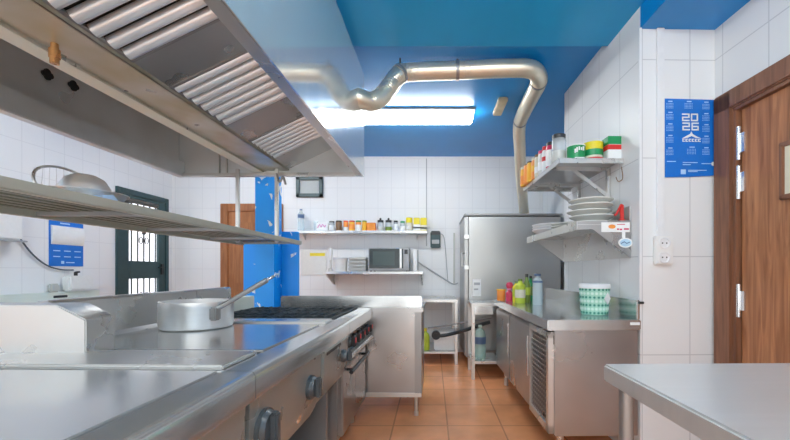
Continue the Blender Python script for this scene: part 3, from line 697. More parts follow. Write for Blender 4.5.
single('steel_rod', 'thin grey pipe sloping behind the table legs above the hose', 'pipe', 'W', (.1, 4.7, .5),
       MB().tube([(hx('W', x, d), d, hz(y, d)) for x, y, d in ((428, 328, 4.70), (450, 325, 4.66), (470, 321.5, 4.5), (492, 317.5, 4.4))], .009, 8), 'steel_dark')
# ================================================================ BACK WALL SHELVES
SX0, SX1 = hx('W', 289, 5.23), hx('W', 427, 5.23); SZ = hz(230.5, 5.23)
t = T('spice_shelf', 'long white wall shelf holding jars on the back wall', 'shelf', 'W', ((SX0+SX1)/2, 5.48, SZ))
t.part('board', MB().box(SX0, SX1, 5.23, 5.475, SZ-.03, SZ, .003), 'trim_white')
t.part('front_edge', MB().box(SX0, SX1, 5.222, 5.232, SZ-.038, SZ-.012, .002), 'steel')
for x in (SX0+.15, SX1-.15):
    t.part('bracket', MB().prism([(5.475, SZ-.03), (5.27, SZ-.03), (5.475, SZ-.12)], 'x', x-.006, x+.006), 'trim_white')
MX0, MX1 = hx('W', 325, 5.03), hx('W', 423, 5.03); MZ = hz(271.5, 5.03)
t = T('microwave_shelf', 'grey wall shelf carrying the microwave', 'shelf', 'W', ((MX0+MX1)/2, 5.48, MZ))
t.part('board', MB().box(MX0, MX1, 5.03, 5.475, MZ-.035, MZ, .003), 'steel')
for x in (MX0+.01, MX1-.02):
    t.part('bracket', MB().prism([(5.475, MZ-.035), (5.05, MZ-.035), (5.10, MZ-.07), (5.475, MZ-.20)], 'x', x-.008, x+.008), 'steel')
def body_jar(name, label, cat, fr, c, r, h, bm_, lm, lid_h=.02, lidr=1.0, band=None, group=None, neck=None):
    t = T(name, label, cat, fr, c, group)
    hb = h-lid_h
    if neck: prof = [(0, 0), (r*.95, 0), (r, .006), (r, hb*neck), (r*.5, hb*(neck+ (1-neck)*.6)), (r*.38, hb), (0, hb)]; lr = r*.42*lidr
    else: prof = [(0, 0), (r*.95, 0), (r, .006), (r, hb-.012), (r*.9, hb), (0, hb)]; lr = r*.95*lidr
    t.part('jar_body' if not neck else 'bottle', MB().lathe(prof, c, 20), bm_)
    t.part('lid' if not neck else 'cap', MB().lathe([(0, hb), (lr, hb), (lr, h-.002), (lr*.94, h), (0, h)], c, 20), lm)
    if band:
        z0, z1, mt = band
        t.part('paper_label', MB().lathe([(r+.0005, hb*z0), (r+.0012, hb*z0), (r+.0012, hb*z1), (r+.0005, hb*z1)], c, 20), mt)
    return t
def pack(name, label, cat, fr, x0, x1, y0, y1, z, h, mat, stripes=(), group=None, bev=.004):
    t = T(name, label, cat, fr, ((x0+x1)/2, (y0+y1)/2, z), group)
    t.part('box_body', MB().box(x0, x1, y0, y1, z, z+h, bev), mat)
    for a, b, mt in stripes: t.part('printed_band', MB().box(x0-.001, x1+.001, y0-.0015, y0+.004, z+h*a, z+h*b), mt)
    return t
K = 5.32                     # distance of the items on the spice shelf
def X(px_): return hx('W', px_, K)
def Hh(px_): return px_*K/F
def sj(p0, p1, h, *a, **k): return body_jar(a[0], a[1], 'jar', 'W', (X((p0+p1)/2), K+.02, SZ+.001), (X(p1)-X(p0))/2*.98, Hh(h), *a[2:], group='jars on the long back wall shelf', **k)
body_jar('water_bottle', 'clear water bottle at left end of the long back shelf', 'bottle', 'W', (X(301), K, SZ+.001), .045, Hh(22), 'clear_blue', 'label_blue', .02, 1.0, (.62, .8, 'label_blue'), neck=.82)
t = T('glass_mug', 'empty glass mug left of the white printed bag', 'mug', 'W', (X(314.5), K+.05, SZ))
t.part('cup', MB().lathe([(0, 0), (.028, 0), (.032, Hh(10)), (.029, Hh(10)), (.025, .006), (0, .006)], (X(315), K+.05, SZ+.001), 18), 'clear')
t = T('paper_bag', 'white bag with purple scrawled print on the long back shelf', 'bag', 'W', (X(322), K, SZ))
t.part('bag_body', MB().prism([(X(316.5), SZ+.001), (X(328), SZ+.001), (X(328.5), SZ+Hh(8)), (X(326), SZ+Hh(9.5)), (X(319), SZ+Hh(9)), (X(316), SZ+Hh(7))], 'y', K-.02, K+.06, .01), 'paper')
t.part('print', MB().tube(smooth_path([(X(x), K-.022, SZ+Hh(y)) for x, y in ((318, 3), (320, 6.5), (321.5, 4), (323, 6.5), (325, 4), (326, 6))], 4), .006, 6), 'pink')
sj(328.6, 334.2, 10, 'spice_jar', 'clear jar with dark lid just right of the white bag', 'clear', 'black', .02, band=(.1, .7, 'paper'))
sj(335.4, 341.6, 10.5, 'spice_jar', 'brown-filled jar with dark lid left of the orange jars', 'brown', 'black', .018)
sj(343, 348, 10.5, 'spice_jar', 'first orange and white jar with red lid', 'orange', 'red', .02, band=(.05, .45, 'paper'))
sj(348.6, 354.6, 10.5, 'spice_jar', 'orange jar with red lid second from the brown jar', 'amber', 'red', .02, band=(.2, .75, 'orange'))
sj(355.4, 361, 10.5, 'spice_jar', 'white-labelled jar with bright green lid among orange jars', 'orange', 'green', .02, band=(.0, .7, 'paper'))
sj(361.8, 366.8, 10.5, 'spice_jar', 'orange jar with olive lid right of the green-lidded jar', 'amber', 'olive', .018)
pack('spice_box', 'solid red-orange box in the middle of the long back shelf', 'box', 'W', X(367.4), X(375.6), K-.03, K+.06, SZ+.001, Hh(8.2), 'red', ((.05, .95, 'orange'),), group=None)
def topper(p0, p1, h, name, label, fill):
    t = sj(p0, p1, h, name, label, 'clear', 'black', .035, band=(.02, .5, fill)); c = (X((p0+p1)/2), K+.02, SZ+Hh(h))
    t.part('lid_knob', MB().lathe([(0, 0), (.014, 0), (.017, .02), (.01, .034), (0, .036)], c, 14), 'black')
topper(377, 383.6, 11, 'storage_jar', 'clear jar with knobbed dark lid right of the red-orange box', 'ceramic_grey')
topper(385, 391.8, 11, 'storage_jar', 'jar of green herbs with knobbed dark lid', 'olive')
sj(393.4, 398, 10.5, 'spice_jar', 'small clear jar with dark lid right of the green herbs', 'clear', 'black', .025, band=(.1, .8, 'paper'))
sj(400, 405, 10, 'spice_jar', 'small clear jar with dark green lid beside the yellow jar', 'clear', 'green', .025, band=(.1, .6, 'paper'))
sj(405.6, 412.6, 13.5, 'spice_jar', 'cream jar with tall yellow lid left of the yellow boxes', 'cream', 'yellow', .075, band=(.2, .7, 'ceramic'))
pack('yellow_tin', 'left one of two yellow boxes at right shelf end', 'box', 'W', X(413.6), X(419.8), K-.02, K+.06, SZ+.001, Hh(13.2), 'yellow', ((.05, .5, 'paper'), (.2, .3, 'ink')))
pack('yellow_tin', 'rightmost yellow box at the end of long back shelf', 'box', 'W', X(420.4), X(426.8), K-.02, K+.06, SZ+.001, Hh(13.2), 'yellow', ((.08, .45, 'cream'), (.18, .28, 'ink')))
# microwave
t = T('microwave', 'silver microwave with dark glass door on the wall shelf', 'microwave', 'W', ((hx('W', 368, 5.05)+hx('W', 409, 5.05))/2, 5.2, MZ))
x0, x1 = hx('W', 368.6, 5.06), hx('W', 409, 5.06); z0, z1 = MZ+.012, MZ+Hh(22.5)
t.part('casing', MB().box(x0, x1+.0, 5.06, 5.44, z0, z1, .008), 'grey_plastic')
t.part('front_frame', MB().box(x0, x1, 5.048, 5.062, z0, z1, .004), 'grey_plastic')
dr = t.part('door', MB().box(x0+.012, x0+.43*.98, 5.036, 5.05, z0+.035, z1-.012, .004), 'oven_glass')
t.part('door_window', MB().box(x0+.06, x0+.36, 5.033, 5.038, z0+.07, z1-.05, .003), 'oven_grey', dr)
t.part('door_handle', MB().box(x0+.43, x0+.452, 5.022, 5.05, z0+.03, z1-.015, .005), 'aluminium')
t.part('control_strip', MB().box(x0+.456, x0+.475, 5.044, 5.05, z0+.03, z1-.015), 'oven_glass')
t.part('display', MB().box(x0+.49, x0+.535, 5.044, 5.05, z1-.085, z1-.025), 'black')
t.part('dial', MB().cyl((x0+.512, 5.05, z0+.07), (x0+.512, 5.03, z0+.07), .018), 'grey_plastic')
for x in (x0+.03, x1-.03):
    for y in (5.09, 5.4): t.part('foot', MB().cyl((x, y, MZ), (x, y, z0+.002), .014), 'black')
Km = 5.15
def Xm(p): return hx('W', p, Km)
t = T('hand_blender', 'white upright hand blender at left of microwave shelf', 'blender', 'W', (Xm(330), Km, MZ))
c = (Xm(330.5), Km, MZ+.001)
t.part('blade_shaft', MB().lathe([(0, 0), (.034, 0), (.03, .03), (.014, .045), (.014, .16), (0, .16)], c, 16), 'steel')
t.part('motor_handle', MB().lathe([(0, .155), (.02, .155), (.03, .19), (.032, .28), (.022, .33), (0, .335)], c, 16), 'white_plastic')
t = T('plastic_tub', 'white plastic tub between the blender and grey trays', 'tub', 'W', (Xm(340.5), Km, MZ))
c = (Xm(340.5), Km, MZ+.001)
t.part('tub_body', MB().lathe([(0, 0), (.085, 0), (.098, .17), (.092, .17), (.08, .008), (0, .008)], c, 24), 'white_plastic')
t.part('lid', MB().lathe([(0, .17), (.104, .17), (.104, .188), (.09, .195), (0, .197)], c, 24), 'trim_white')
for k in range(4):
    z = MZ+.001+.049*k
    nm = ['bottom', 'second from bottom', 'third from bottom', 'topmost'][k]
    single('grey_tray', f'grey plastic tray, {nm} of the stack left of microwave', 'tray', 'W', (Xm(358), Km, z),
           MB().box(Xm(349.6)+.004*(k % 2), Xm(367.2), Km-.09, Km+.1, z, z+.012, .004).prism([(Xm(350.4), z+.010), (Xm(366.4), z+.010), (Xm(367.6), z+.047), (Xm(349.2), z+.047)], 'y', Km-.10, Km+.11, .008), 'ceramic_grey', group='grey trays stacked by the microwave')
t = T('cutting_board', 'white cutting board standing on edge right of the microwave', 'cutting board', 'W', (Xm(415), Km, MZ))
t.part('board', MB().box(Xm(413.6), Xm(417.2), Km-.10, Km+.22, MZ+.001, MZ+.31, .006), 'white_plastic')
t.part('edge_handle', MB().box(Xm(417.2), Xm(418.6), Km-.06, Km+.0, MZ+.02, MZ+.30, .004), 'grey_plastic')
# other items on back wall
t = T('wall_notice', 'pale beige panel with yellow strip on back wall left of blender', 'notice', 'W', (hx('W', 313, 5.47), 5.475, hz(275, 5.47)))
t.part('panel', MB().box(hx('W', 301, 5.47), hx('W', 326, 5.47), 5.468, 5.48, hz(275, 5.47), hz(250, 5.47), .002), 'ceramic')
t.part('strip', MB().box(hx('W', 310, 5.47), hx('W', 325, 5.47), 5.465, 5.470, hz(256, 5.47), hz(253, 5.47)), 'yellow')
def socket(name, label, fr, x, y, z, w, h, ngang=2, axis='y', stacked=True):
    t = T(name, label, 'socket', fr, (x, y, z-h/2))
    t.part('plate', MB().box(x-w/2, x+w/2, y-.028, y, z-h/2, z+h/2, .006), 'white_plastic')
    for k in range(ngang):
        if stacked: cz, cx = z + (k-(ngang-1)/2)*h/ngang, x
        else: cz, cx = z, x + (k-(ngang-1)/2)*w/ngang
        r = min(w, h)*.5*.5
        rr = t.part('outlet', MB().lathe([(r*1.25, 0), (r*1.25, .006), (r, .006), (r*.9, .001), (0, .001)], (cx, y-.0275, cz), 24, rot=Matrix.Rotation(PI/2, 3, 'X')), 'trim_white')
        hm = MB()
        for s_ in (-1, 1): hm.cyl((cx+s_*r*.45, y-.0295, cz), (cx+s_*r*.45, y-.0275, cz), r*.16, seg=10)
        t.part('pin_hole', hm, 'black', rr)
socket('wall_socket', 'small double wall socket under the microwave shelf', 'W', hx('W', 335.5, 5.48), 5.48, hz(279, 5.48), .11, .075, 2, stacked=False)
t = T('wall_telephone', 'dark wall intercom handset with cord beside the back shelf', 'intercom', 'W', (hx('W', 435.5, 5.45), 5.48, hz(248, 5.45)))
x0, x1, z0, z1 = hx('W', 430.5, 5.44), hx('W', 440.5, 5.44), hz(248, 5.44), hz(231.5, 5.44)
t.part('case', MB().box(x0, x1, 5.42, 5.48, z0, z1, .012), 'green_metal')
t.part('cover', MB().box(x0+.008, x1-.008, 5.41, 5.425, z1-.05, z1+.006, .008), 'black')
t.part('display', MB().box(x0+.02, x1-.02, 5.414, 5.421, z0+.06, z0+.12, .003), 'grey_plastic')
cw = [(x1-.01, 5.44, z1-.03), (x1+.05, 5.46, z1-.08), (x1+.08, 5.46, z0-.1), (x1+.1, 5.46, hz(275, 5.46)), (x1+.11, 5.46, hz(282, 5.46))]
t.part('cord', MB().tube(smooth_path(cw, 5), .006, 8), 'grey_plastic')
pts = [(hx('W', x, 5.46), 5.465, hz(y, 5.46)) for x, y in ((418, 262), (432, 271), (446, 280), (453, 284), (458, 283))]
single('wall_cable', 'grey cable sloping down the back wall from microwave to refrigerator', 'cable', 'W', pts[0], MB().tube(smooth_path(pts, 5), .009, 8), 'grey_plastic')
single('wire_conduit', 'thin vertical wire running up the back wall beside the jar shelf', 'conduit', 'W', (hx('W', 426.5, 5.47), 5.475, 1.5),
       MB().box(hx('W', 426, 5.47)+.0, hx('W', 427, 5.47), 5.463, 5.48, hz(246, 5.47), 2.86), 'grey_plastic')
single('wire_conduit', 'thin vertical conduit on back wall left of the refrigerator', 'conduit', 'W', (hx('W', 454, 5.47), 5.475, 1.0),
       MB().box(hx('W', 453.2, 5.47), hx('W', 455, 5.47), 5.455, 5.48, hz(284, 5.47), hz(233, 5.47)), 'ceramic_grey')
# ================================================================ RIGHT WALL SHELVES
UZ = 1.95; UX0, UX1, UY0, UY1 = .90, 1.335, 2.47, 3.36
t = T('bracket_shelf', 'upper steel bracket shelf on the right wall with spice tins', 'shelf', 'R', (1.34, 2.9, UZ))
t.part('board', MB().box(UX0, UX1, UY0, UY1, UZ-.006, UZ, .002), 'steel_worn')
lp = MB(); lp.box(UX0, UX0+.008, UY0, UY1, UZ-.03, UZ+.006, .002).box(UX0, UX1, UY0, UY0+.008, UZ-.03, UZ+.004, .002).box(UX0, UX1, UY1-.008, UY1, UZ-.03, UZ, .002)
t.part('folded_edge', lp, 'steel')
for y in (2.66, 3.16):
    b_ = MB(); b_.box(UX0+.05, UX1, y-.012, y+.012, UZ-.03, UZ-.006).box(UX1-.022, UX1, y-.014, y+.014, UZ-.235, UZ-.006)
    b_.prism([(UX0+.16, UZ-.03), (UX0+.20, UZ-.03), (UX1-.01, UZ-.20), (UX1-.01, UZ-.23)], 'y', y-.008, y+.008)
    t.part('bracket', b_, 'steel')
t.part('hanging_string', MB().tube(smooth_path([(1.325, 2.48, 1.90), (1.33, 2.475, 1.82), (1.30, 2.475, 1.80), (1.285, 2.475, 1.83)], 4), .003, 6), 'brown')
LZ = 1.50; LX0 = 1.035
t = T('plate_shelf', 'lower steel wall shelf with triangular ends holding plates', 'shelf', 'R', (1.34, 2.9, LZ))
t.part('board', MB().box(LX0-.05, 1.335, 2.385, 3.53, LZ-.004, LZ+.002, .001), 'steel')
t.part('front_edge', MB().box(LX0-.055, LX0-.045, 2.385, 3.53, LZ-.035, LZ+.02, .002), 'steel')
for y in (2.385, 3.522):
    t.part('end_bracket', MB().prism([(LX0-.055, LZ+.02), (1.335, LZ+.028), (1.335, LZ-.215), (LX0+.05, LZ-.03), (LX0-.055, LZ-.035)], 'y', y, y+.008), 'steel_worn')
t.part('back_plate', MB().box(1.328, 1.338, 2.39, 3.53, LZ-.215, LZ+.12), 'steel')
Ds = 2.38
sx = lambda p: hx('R', p, Ds)
sz = lambda y: hz(y, Ds)
st = t.part('price_sticker', MB().box(sx(601.5), sx(630), Ds, Ds+.006, sz(232), sz(222.3)), 'paper')
t.part('sticker_logo', MB().lathe([(0, 0), (.024, 0), (.024, .001), (0, .001)], (sx(612), Ds+.0005, sz(226.6)), 20, sy=.55, rot=Matrix.Rotation(PI/2, 3, 'X')), 'orange', st)
tx = MB()
for a, b_, y in ((617, 619, 229.2), (619.7, 622.2, 229.4), (624, 629, 229)): tx.box(sx(a), sx(b_), Ds-.0012, Ds+.001, sz(y+.8), sz(y-.8))
tx.box(sx(617), sx(625), Ds-.0012, Ds+.001, sz(224.8), sz(224.1))
t.part('sticker_print', tx, 'rose', st)
tg = t.part('oval_tag', MB().lathe([(0, 0), (.046, 0), (.046, .004), (0, .004)], (sx(625.5), Ds+.001, sz(242.8)), 28, sy=.68, rot=Matrix.Rotation(PI/2, 3, 'X')), 'paper')
tx = MB(); tx.lathe([(0, 0), (.037, 0), (.037, .0055), (0, .0055)], (sx(625.5), Ds+.001, sz(242.8)), 24, sy=.64, rot=Matrix.Rotation(PI/2, 3, 'X'))
t.part('tag_print', tx, 'sky_tag', tg)
t.part('tag_stem', MB().box(sx(622.5), sx(625.5), Ds-.0, Ds+.005, sz(238), sz(232)), 'paper', tg)
t.part('tag_mark', MB().tube([(sx(620.8), Ds-.005, sz(243.6)), (sx(624), Ds-.005, sz(241.8)), (sx(626.5), Ds-.005, sz(243.4)), (sx(629.5), Ds-.005, sz(242.2))], .003, 6), 'label_blue', tg)
# plates
def plate(name, label, cx, cy, z, r, mat, group, sy=1.0, tilt=0.0, rise=.024):
    rot = Matrix.Rotation(tilt, 3, 'Y')
    return single(name, label, 'plate', 'R', (cx, cy, z), MB().lathe([(0, 0), (r*.58, 0), (r*.62, .004), (r*.80, rise*.55), (r, rise), (r, rise+.006), (r*.78, rise*.55+.007), (r*.58, .009), (0, .008)], (cx, cy, z), 36, sy=sy, rot=rot), mat, group)
ords = ['bottom', 'second from bottom', 'third from bottom', 'fourth from bottom', 'topmost']
for k in range(5):
    plate('serving_plate', f'white plate, {ords[k]} of the near stack on lower shelf', 1.168+.006*math.sin(k*2), 2.60+.01*math.cos(k*3), LZ+.003+.039*k, .148, 'ceramic', 'near stack of plates', tilt=.0, rise=.032)
for k in range(3):
    plate('serving_plate', f'white plate, {ords[k] if k < 2 else "topmost"} of the middle low stack on lower shelf', 1.15, 2.905, LZ+.003+.021*k, .145, 'ceramic', 'middle stack of plates', rise=.02)
for k in range(3):
    plate('serving_plate', f'white dish, {ords[k] if k < 2 else "topmost"} of the far stack on lower shelf', 1.12, 3.24, LZ+.003+.022*k, .17, 'trim_white', 'far stack of dishes', rise=.05)
t = T('bottle_opener', 'red two-handled tool standing at near end of lower shelf', 'tool', 'R', (1.27, 2.42, LZ+.03))
zz = LZ+.003
SH = .022
o1 = MB(); o1.prism([(a+SH, b) for a, b in ((1.235, zz+.055), (1.25, zz+.07), (1.272, zz+.125), (1.268, zz+.135), (1.25, zz+.10), (1.238, zz+.075), (1.225, zz+.07))], 'y', 2.425, 2.437, .002)
t.part('handle', o1, 'red')
t.part('handle', MB().prism([(a+SH, b) for a, b in ((1.268, zz), (1.29, zz), (1.287, zz+.13), (1.268, zz+.138), (1.262, zz+.1))], 'y', 2.42, 2.432, .002), 'red')
t.part('hinge_base', MB().box(1.25+SH, 1.30+SH, 2.41, 2.445, zz, zz+.035, .006), 'red')
# tins on the upper shelf
Du = 2.56
def ux(p): return hx('R', p, Du)
t = T('food_tin', 'green round tin with white markings on the upper right shelf', 'tin', 'R', (ux(575.5), Du, UZ))
c = (ux(575.8), Du, UZ+.001); r = (ux(584.5)-ux(567))/2; h = (157.5-142)*Du/F
t.part('can', MB().lathe([(0, 0), (r, 0), (r, .004), (r*.985, .007), (r*.985, h-.008), (r, h-.005), (r, h), (r*.93, h), (r*.93, h-.004), (0, h-.004)], c, 32), 'green')
t.part('rim', MB().lathe([(r*.98, h-.006), (r*1.02, h-.005), (r*1.02, h+.001), (r*.95, h+.001)], c, 32), 'paper')
pr = MB()
for x, a, b_ in ((571, .45, .7), (572.8, .5, .8), (574.8, .62, .85), (577, .62, .8), (579, .6, .85)): pr.box(ux(x), ux(x+1.2), Du-r-.002, Du-r*.9, UZ+h*a, UZ+h*b_)
pr.box(ux(571.5), ux(580.5), Du-r-.002, Du-r*.85, UZ+h*.05, UZ+h*.17)
t.part('print', pr, 'paper')
t = T('food_tin', 'yellow and green round tin right of the green tin', 'tin', 'R', (ux(594), Du, UZ))
c = (ux(594.2), Du+.02, UZ+.001); r = (ux(603.8)-ux(584.6))/2; h = (158-138.5)*Du/F
t.part('can', MB().lathe([(0, 0), (r, 0), (r, .004), (r*.985, .007), (r*.985, h-.008), (r, h-.005), (r, h), (r*.93, h), (r*.93, h-.004), (0, h-.004)], c, 32), 'yellow')
t.part('printed_band', MB().lathe([(r*.985, h*.30), (r*.995, h*.30), (r*.995, h*.62), (r*.985, h*.62)], c, 32), 'green')
t.part('printed_band', MB().lathe([(r*.985, h*.05), (r*.995, h*.05), (r*.995, h*.2), (r*.985, h*.2)], c, 32), 'red')
t.part('printed_band', MB().lathe([(r*.985, h*.2), (r*.995, h*.2), (r*.995, h*.3), (r*.985, h*.3)], c, 32), 'cream')
x0, x1 = ux(604.6), ux(618.6); h = (157.8-134)*Du/F
t = T('stock_carton', 'tall green, red and white carton beside the yellow tin', 'carton', 'R', ((x0+x1)/2, Du, UZ))
t.part('box_body', MB().box(x0, x1, Du-.05, Du+.06, UZ+.001, UZ+h, .004), 'paper')
t.part('green_band', MB().box(x0-.002, x1+.002, Du-.052, Du+.062, UZ+h*.66, UZ+h+.002, .003), 'green')
t.part('red_band', MB().box(x0-.0015, x1+.0015, Du-.0515, Du+.0615, UZ+h*.46, UZ+h*.66), 'red')
t = T('spice_sachet', 'crumpled pink and purple sachet at right end of upper shelf', 'sachet', 'R', (ux(622), Du-.03, UZ))
t.part('sachet', MB().prism([(ux(618.8), UZ+.001), (ux(626), UZ+.001), (ux(626.5), UZ+.03), (ux(624.5), UZ+.047), (ux(622), UZ+.055), (ux(619.3), UZ+.03)], 'y', Du-.06, Du-.03, .005), 'pink')
t.part('print', MB().prism([(ux(620.5), UZ+.006), (ux(624.8), UZ+.008), (ux(624), UZ+.026), (ux(621), UZ+.022)], 'y', Du-.063, Du-.059), 'red')
# row of jars along the front edge of the upper shelf
def rj(label, y, px_, r, h, bm_, lm, lid=.02, band=None, name='spice_jar'):
    return body_jar(name, label, 'jar', 'R', (hx('R', px_, y), y, UZ+.001), r, h, bm_, lm, lid, 1.0, band, group='jars along the upper right shelf')
rj('big clear jar with dark lid left of the green tin', 2.62, 558.5, 0.049, 0.208, 'clear', 'black', .028, (.05, .5, 'ceramic_grey'), name='storage_jar')
rj('clear jar of pale red spice behind the big clear jar', 2.74, 551.2, 0.040, 0.195, 'rose', 'black', .025, (.1, .8, 'paper'))
rj('white jar with red lid third along the upper shelf', 2.83, 546.2, 0.034, 0.195, 'paper', 'red', .03, (.5, .7, 'red'))
rj('slim white and rose jar fourth along the upper shelf', 2.91, 542.2, 0.034, 0.189, 'ceramic', 'rose', .025, (.2, .6, 'paper'))
rj('cream jar with brown lid fifth along the upper shelf', 2.98, 538.6, 0.034, 0.182, 'cream', 'brown', .022, (.2, .5, 'paper'))
rj('pale orange jar with cream lid sixth along the upper shelf', 3.05, 535.4, 0.034, 0.176, 'orange', 'cream', .02, (.4, .7, 'amber'))
rj('deep yellow jar with black lid near the far shelf end', 3.13, 531.2, 0.038, 0.169, 'amber', 'black', .012)
rj('orange jar with dark lid beyond the deep yellow jar', 3.21, 527.6, 0.036, 0.169, 'orange', 'brown', .012)
rj('pale amber jar at the very far end of upper shelf', 3.30, 524.6, 0.038, 0.169, 'amber', 'cream', .02, (.1, .6, 'orange'))
# ================================================================ COUNTER ITEMS
def cx_(p, d): return hx('R', p, d)
d_ = 3.75
body_jar('sauce_bottle', 'short orange bottle farthest left on the steel counter', 'bottle', 'R', (cx_(501, d_), d_, .901), .042, .115, 'orange', 'amber', .012, 1.2, None)
d_ = 3.66
t = body_jar('sauce_bottle', 'red sauce bottle with round red cap beside the orange bottle', 'bottle', 'R', (cx_(509.4, d_), d_, .901), .037, .13, 'rose', 'pink', .02, 1.6, None, neck=.75)
t.part('round_cap', MB().lathe([(0, .12), (.02, .122), (.033, .14), (.036, .16), (.026, .185), (0, .192)], (cx_(509.4, d_), d_, .901), 18), 'rose')
d_ = 3.45
body_jar('oil_bottle', 'yellow oil bottle with cream label on the steel counter', 'bottle', 'R', (cx_(520, d_), d_, .901), .047, .225, 'lime', 'olive', .02, 1.0, (.25, .62, 'cream'), neck=.80)
d_ = 3.56
body_jar('oil_bottle', 'slim dull yellow bottle behind the yellow oil bottle', 'bottle', 'R', (cx_(516.0, d_), d_, .901), .034, .20, 'yellow', 'olive', .02, 1.0, (.3, .7, 'lime'), neck=.8)
d_ = 3.52
body_jar('oil_bottle', 'dark olive green bottle with black cap behind clear bottle', 'bottle', 'R', (cx_(526.6, d_), d_, .901), .034, .27, 'olive', 'black', .03, 1.0, (.3, .6, 'lime'), neck=.72)
d_ = 3.70
body_jar('oil_bottle', 'green glass bottle farthest back beside the olive bottle', 'bottle', 'R', (cx_(530.6, d_), d_, .901), .032, .25, 'green', 'black', .025, 1.0, (.25, .65, 'olive'), neck=.72)
d_ = 3.28
c = (cx_(537.4, d_), d_, .901)
t = body_jar('water_bottle', 'tall clear bluish bottle with dark collar on the steel counter', 'bottle', 'R', c, .043, .275, 'clear_blue', 'label_blue', .02, 1.6, (.02, .06, 'clear_blue'), neck=.86)
t.part('collar', MB().lathe([(.044, .195), (.045, .196), (.045, .212), (.044, .213)], c, 20), 'label_blue')
# mint container
d_ = 2.55
c = (cx_(594.3, d_), d_+.0, .901); r0, r1 = .086, .097; h = .185
t = T('patterned_tub', 'mint green patterned tub with white lid on the steel counter', 'tub', 'R', c)
t.part('tub_body', MB().lathe([(0, 0), (r0-.006, 0), (r0, .006), (r1, h), (r1-.005, h), (r0-.005, .01), (0, .01)], c, 40), 'mint')
t.part('lid', MB().lathe([(0, h), (r1+.005, h-.004), (r1+.007, h+.014), (r1+.001, h+.026), (r1-.012, h+.028), (0, h+.026)], c, 40), 'trim_white')
dk = MB(); wt = MB()
for row in range(7):
    for k in range(22):
        a = 2*PI*(k+.5*(row % 2))/22; z = .018+row*.026; rr = r0+(r1-r0)*z/h+.0006
        p = Vector((c[0]+rr*math.cos(a), c[1]+rr*math.sin(a), c[2]+z)); n = Vector((math.cos(a), math.sin(a), .05)).normalized()
        (dk if row % 2 == 0 else wt).cyl(p-n*.003, p+n*.0012, .0085 if row % 2 == 0 else .0105, seg=6)
t.part('dark_pattern', dk, 'mint_dark'); t.part('pale_pattern', wt, 'pale_lid')
a = -PI/2+.55; rr = r0+(r1-r0)*.6+.002
n = Vector((math.cos(a), math.sin(a), 0)); tn = Vector((-n.y, n.x, 0)); p = Vector(c)+n*rr+Vector((0, 0, .115))
dm = MB(); vs = [dm.bm.verts.new(p+tn*x_+Vector((0, 0, z_))+n*o_) for o_ in (0, .004) for x_, z_ in ((-.034, 0), (0, -.04), (.034, 0), (0, .04))]
for f_ in ((0, 1, 2, 3), (7, 6, 5, 4), (0, 4, 5, 1), (1, 5, 6, 2), (2, 6, 7, 3), (3, 7, 4, 0)): dm.bm.faces.new([vs[i] for i in f_])
bmesh.ops.recalc_face_normals(dm.bm, faces=dm.bm.faces[:])
t.part('diamond_label', dm, 'paper')
# ================================================================ JOG WALL: calendar, trunking, socket
DJ = 2.296
jx = lambda p: hx('J', p, DJ)
jz = lambda y: hz(y, DJ)
single('cable_trunking', 'white vertical cable trunking above the right wall socket', 'trunking', 'J', (jx(659), 2.30, 1.5), MB().box(jx(655.5), jx(663), 2.282, 2.30, jz(238), 2.699, .003), 'trim_white')
socket('wall_socket', 'cream double wall socket below the white trunking', 'J', jx(661.5), 2.30, jz(250.5), .115, .175, 2)
t = T('wall_calendar', 'bright blue 2026 year calendar on the wall beside the wooden door', 'calendar', 'J', (jx(690), 2.297, jz(177)))
cm = MB(); cm.prism([(jx(663.8), jz(99.2)), (jx(715.2), jz(100)), (jx(715.6), jz(175.6)), (jx(690), jz(177)), (jx(664.2), jz(177.6))], 'y', 2.292, 2.297)
sh = t.part('sheet', cm, 'paper_blue')
yq0, yq1 = 2.2905, 2.2925
def seg_digit(mb, ch, x, y, w, h, th):
    segs = {'2': 'abged', '0': 'abcdef', '6': 'afgedc'}[ch]
    m_ = h/2
    q = {'a': (0, 0, w, th), 'd': (0, h-th, w, h), 'g': (0, m_-th/2, w, m_+th/2), 'b': (w-th, 0, w, m_), 'c': (w-th, m_, w, h), 'f': (0, 0, th, m_), 'e': (0, m_, th, h)}
    for s_ in segs:
        x0, y0, x1, y1 = q[s_]; mb.box(jx(x+x0), jx(x+x1), yq0, yq1, jz(y+y1), jz(y+y0))
dg = MB()
seg_digit(dg, '2', 681.2, 114, 7.6, 7.6, 1.35); seg_digit(dg, '0', 690.2, 114, 7.2, 7.6, 1.35)
seg_digit(dg, '2', 681.6, 123, 7.6, 7.8, 1.35); seg_digit(dg, '6', 690.8, 123, 7.4, 7.8, 1.35)
t.part('year_digits', dg, 'paper', sh)
lg = MB(); lg.prism([(jx(681), jz(139)), (jx(685), jz(136.6)), (jx(689.4), jz(134.2)), (jx(690.6), jz(131.8)), (jx(692), jz(134.4)), (jx(696), jz(136.8)), (jx(701), jz(138.8)), (jx(695), jz(138.2)), (jx(691), jz(136.4)), (jx(687), jz(138.2))], 'y', yq0, yq1)
for k in range(6):
    x = 681.6+k*3.2; lg.box(jx(x), jx(x+.9), yq0, yq1, jz(142), jz(139.2)).box(jx(x), jx(x+2.5), yq0, yq1, jz(139.9), jz(139.2)).box(jx(x), jx(x+2.5), yq0, yq1, jz(142.1), jz(141.3))
t.part('emblem', lg, 'paper', sh)
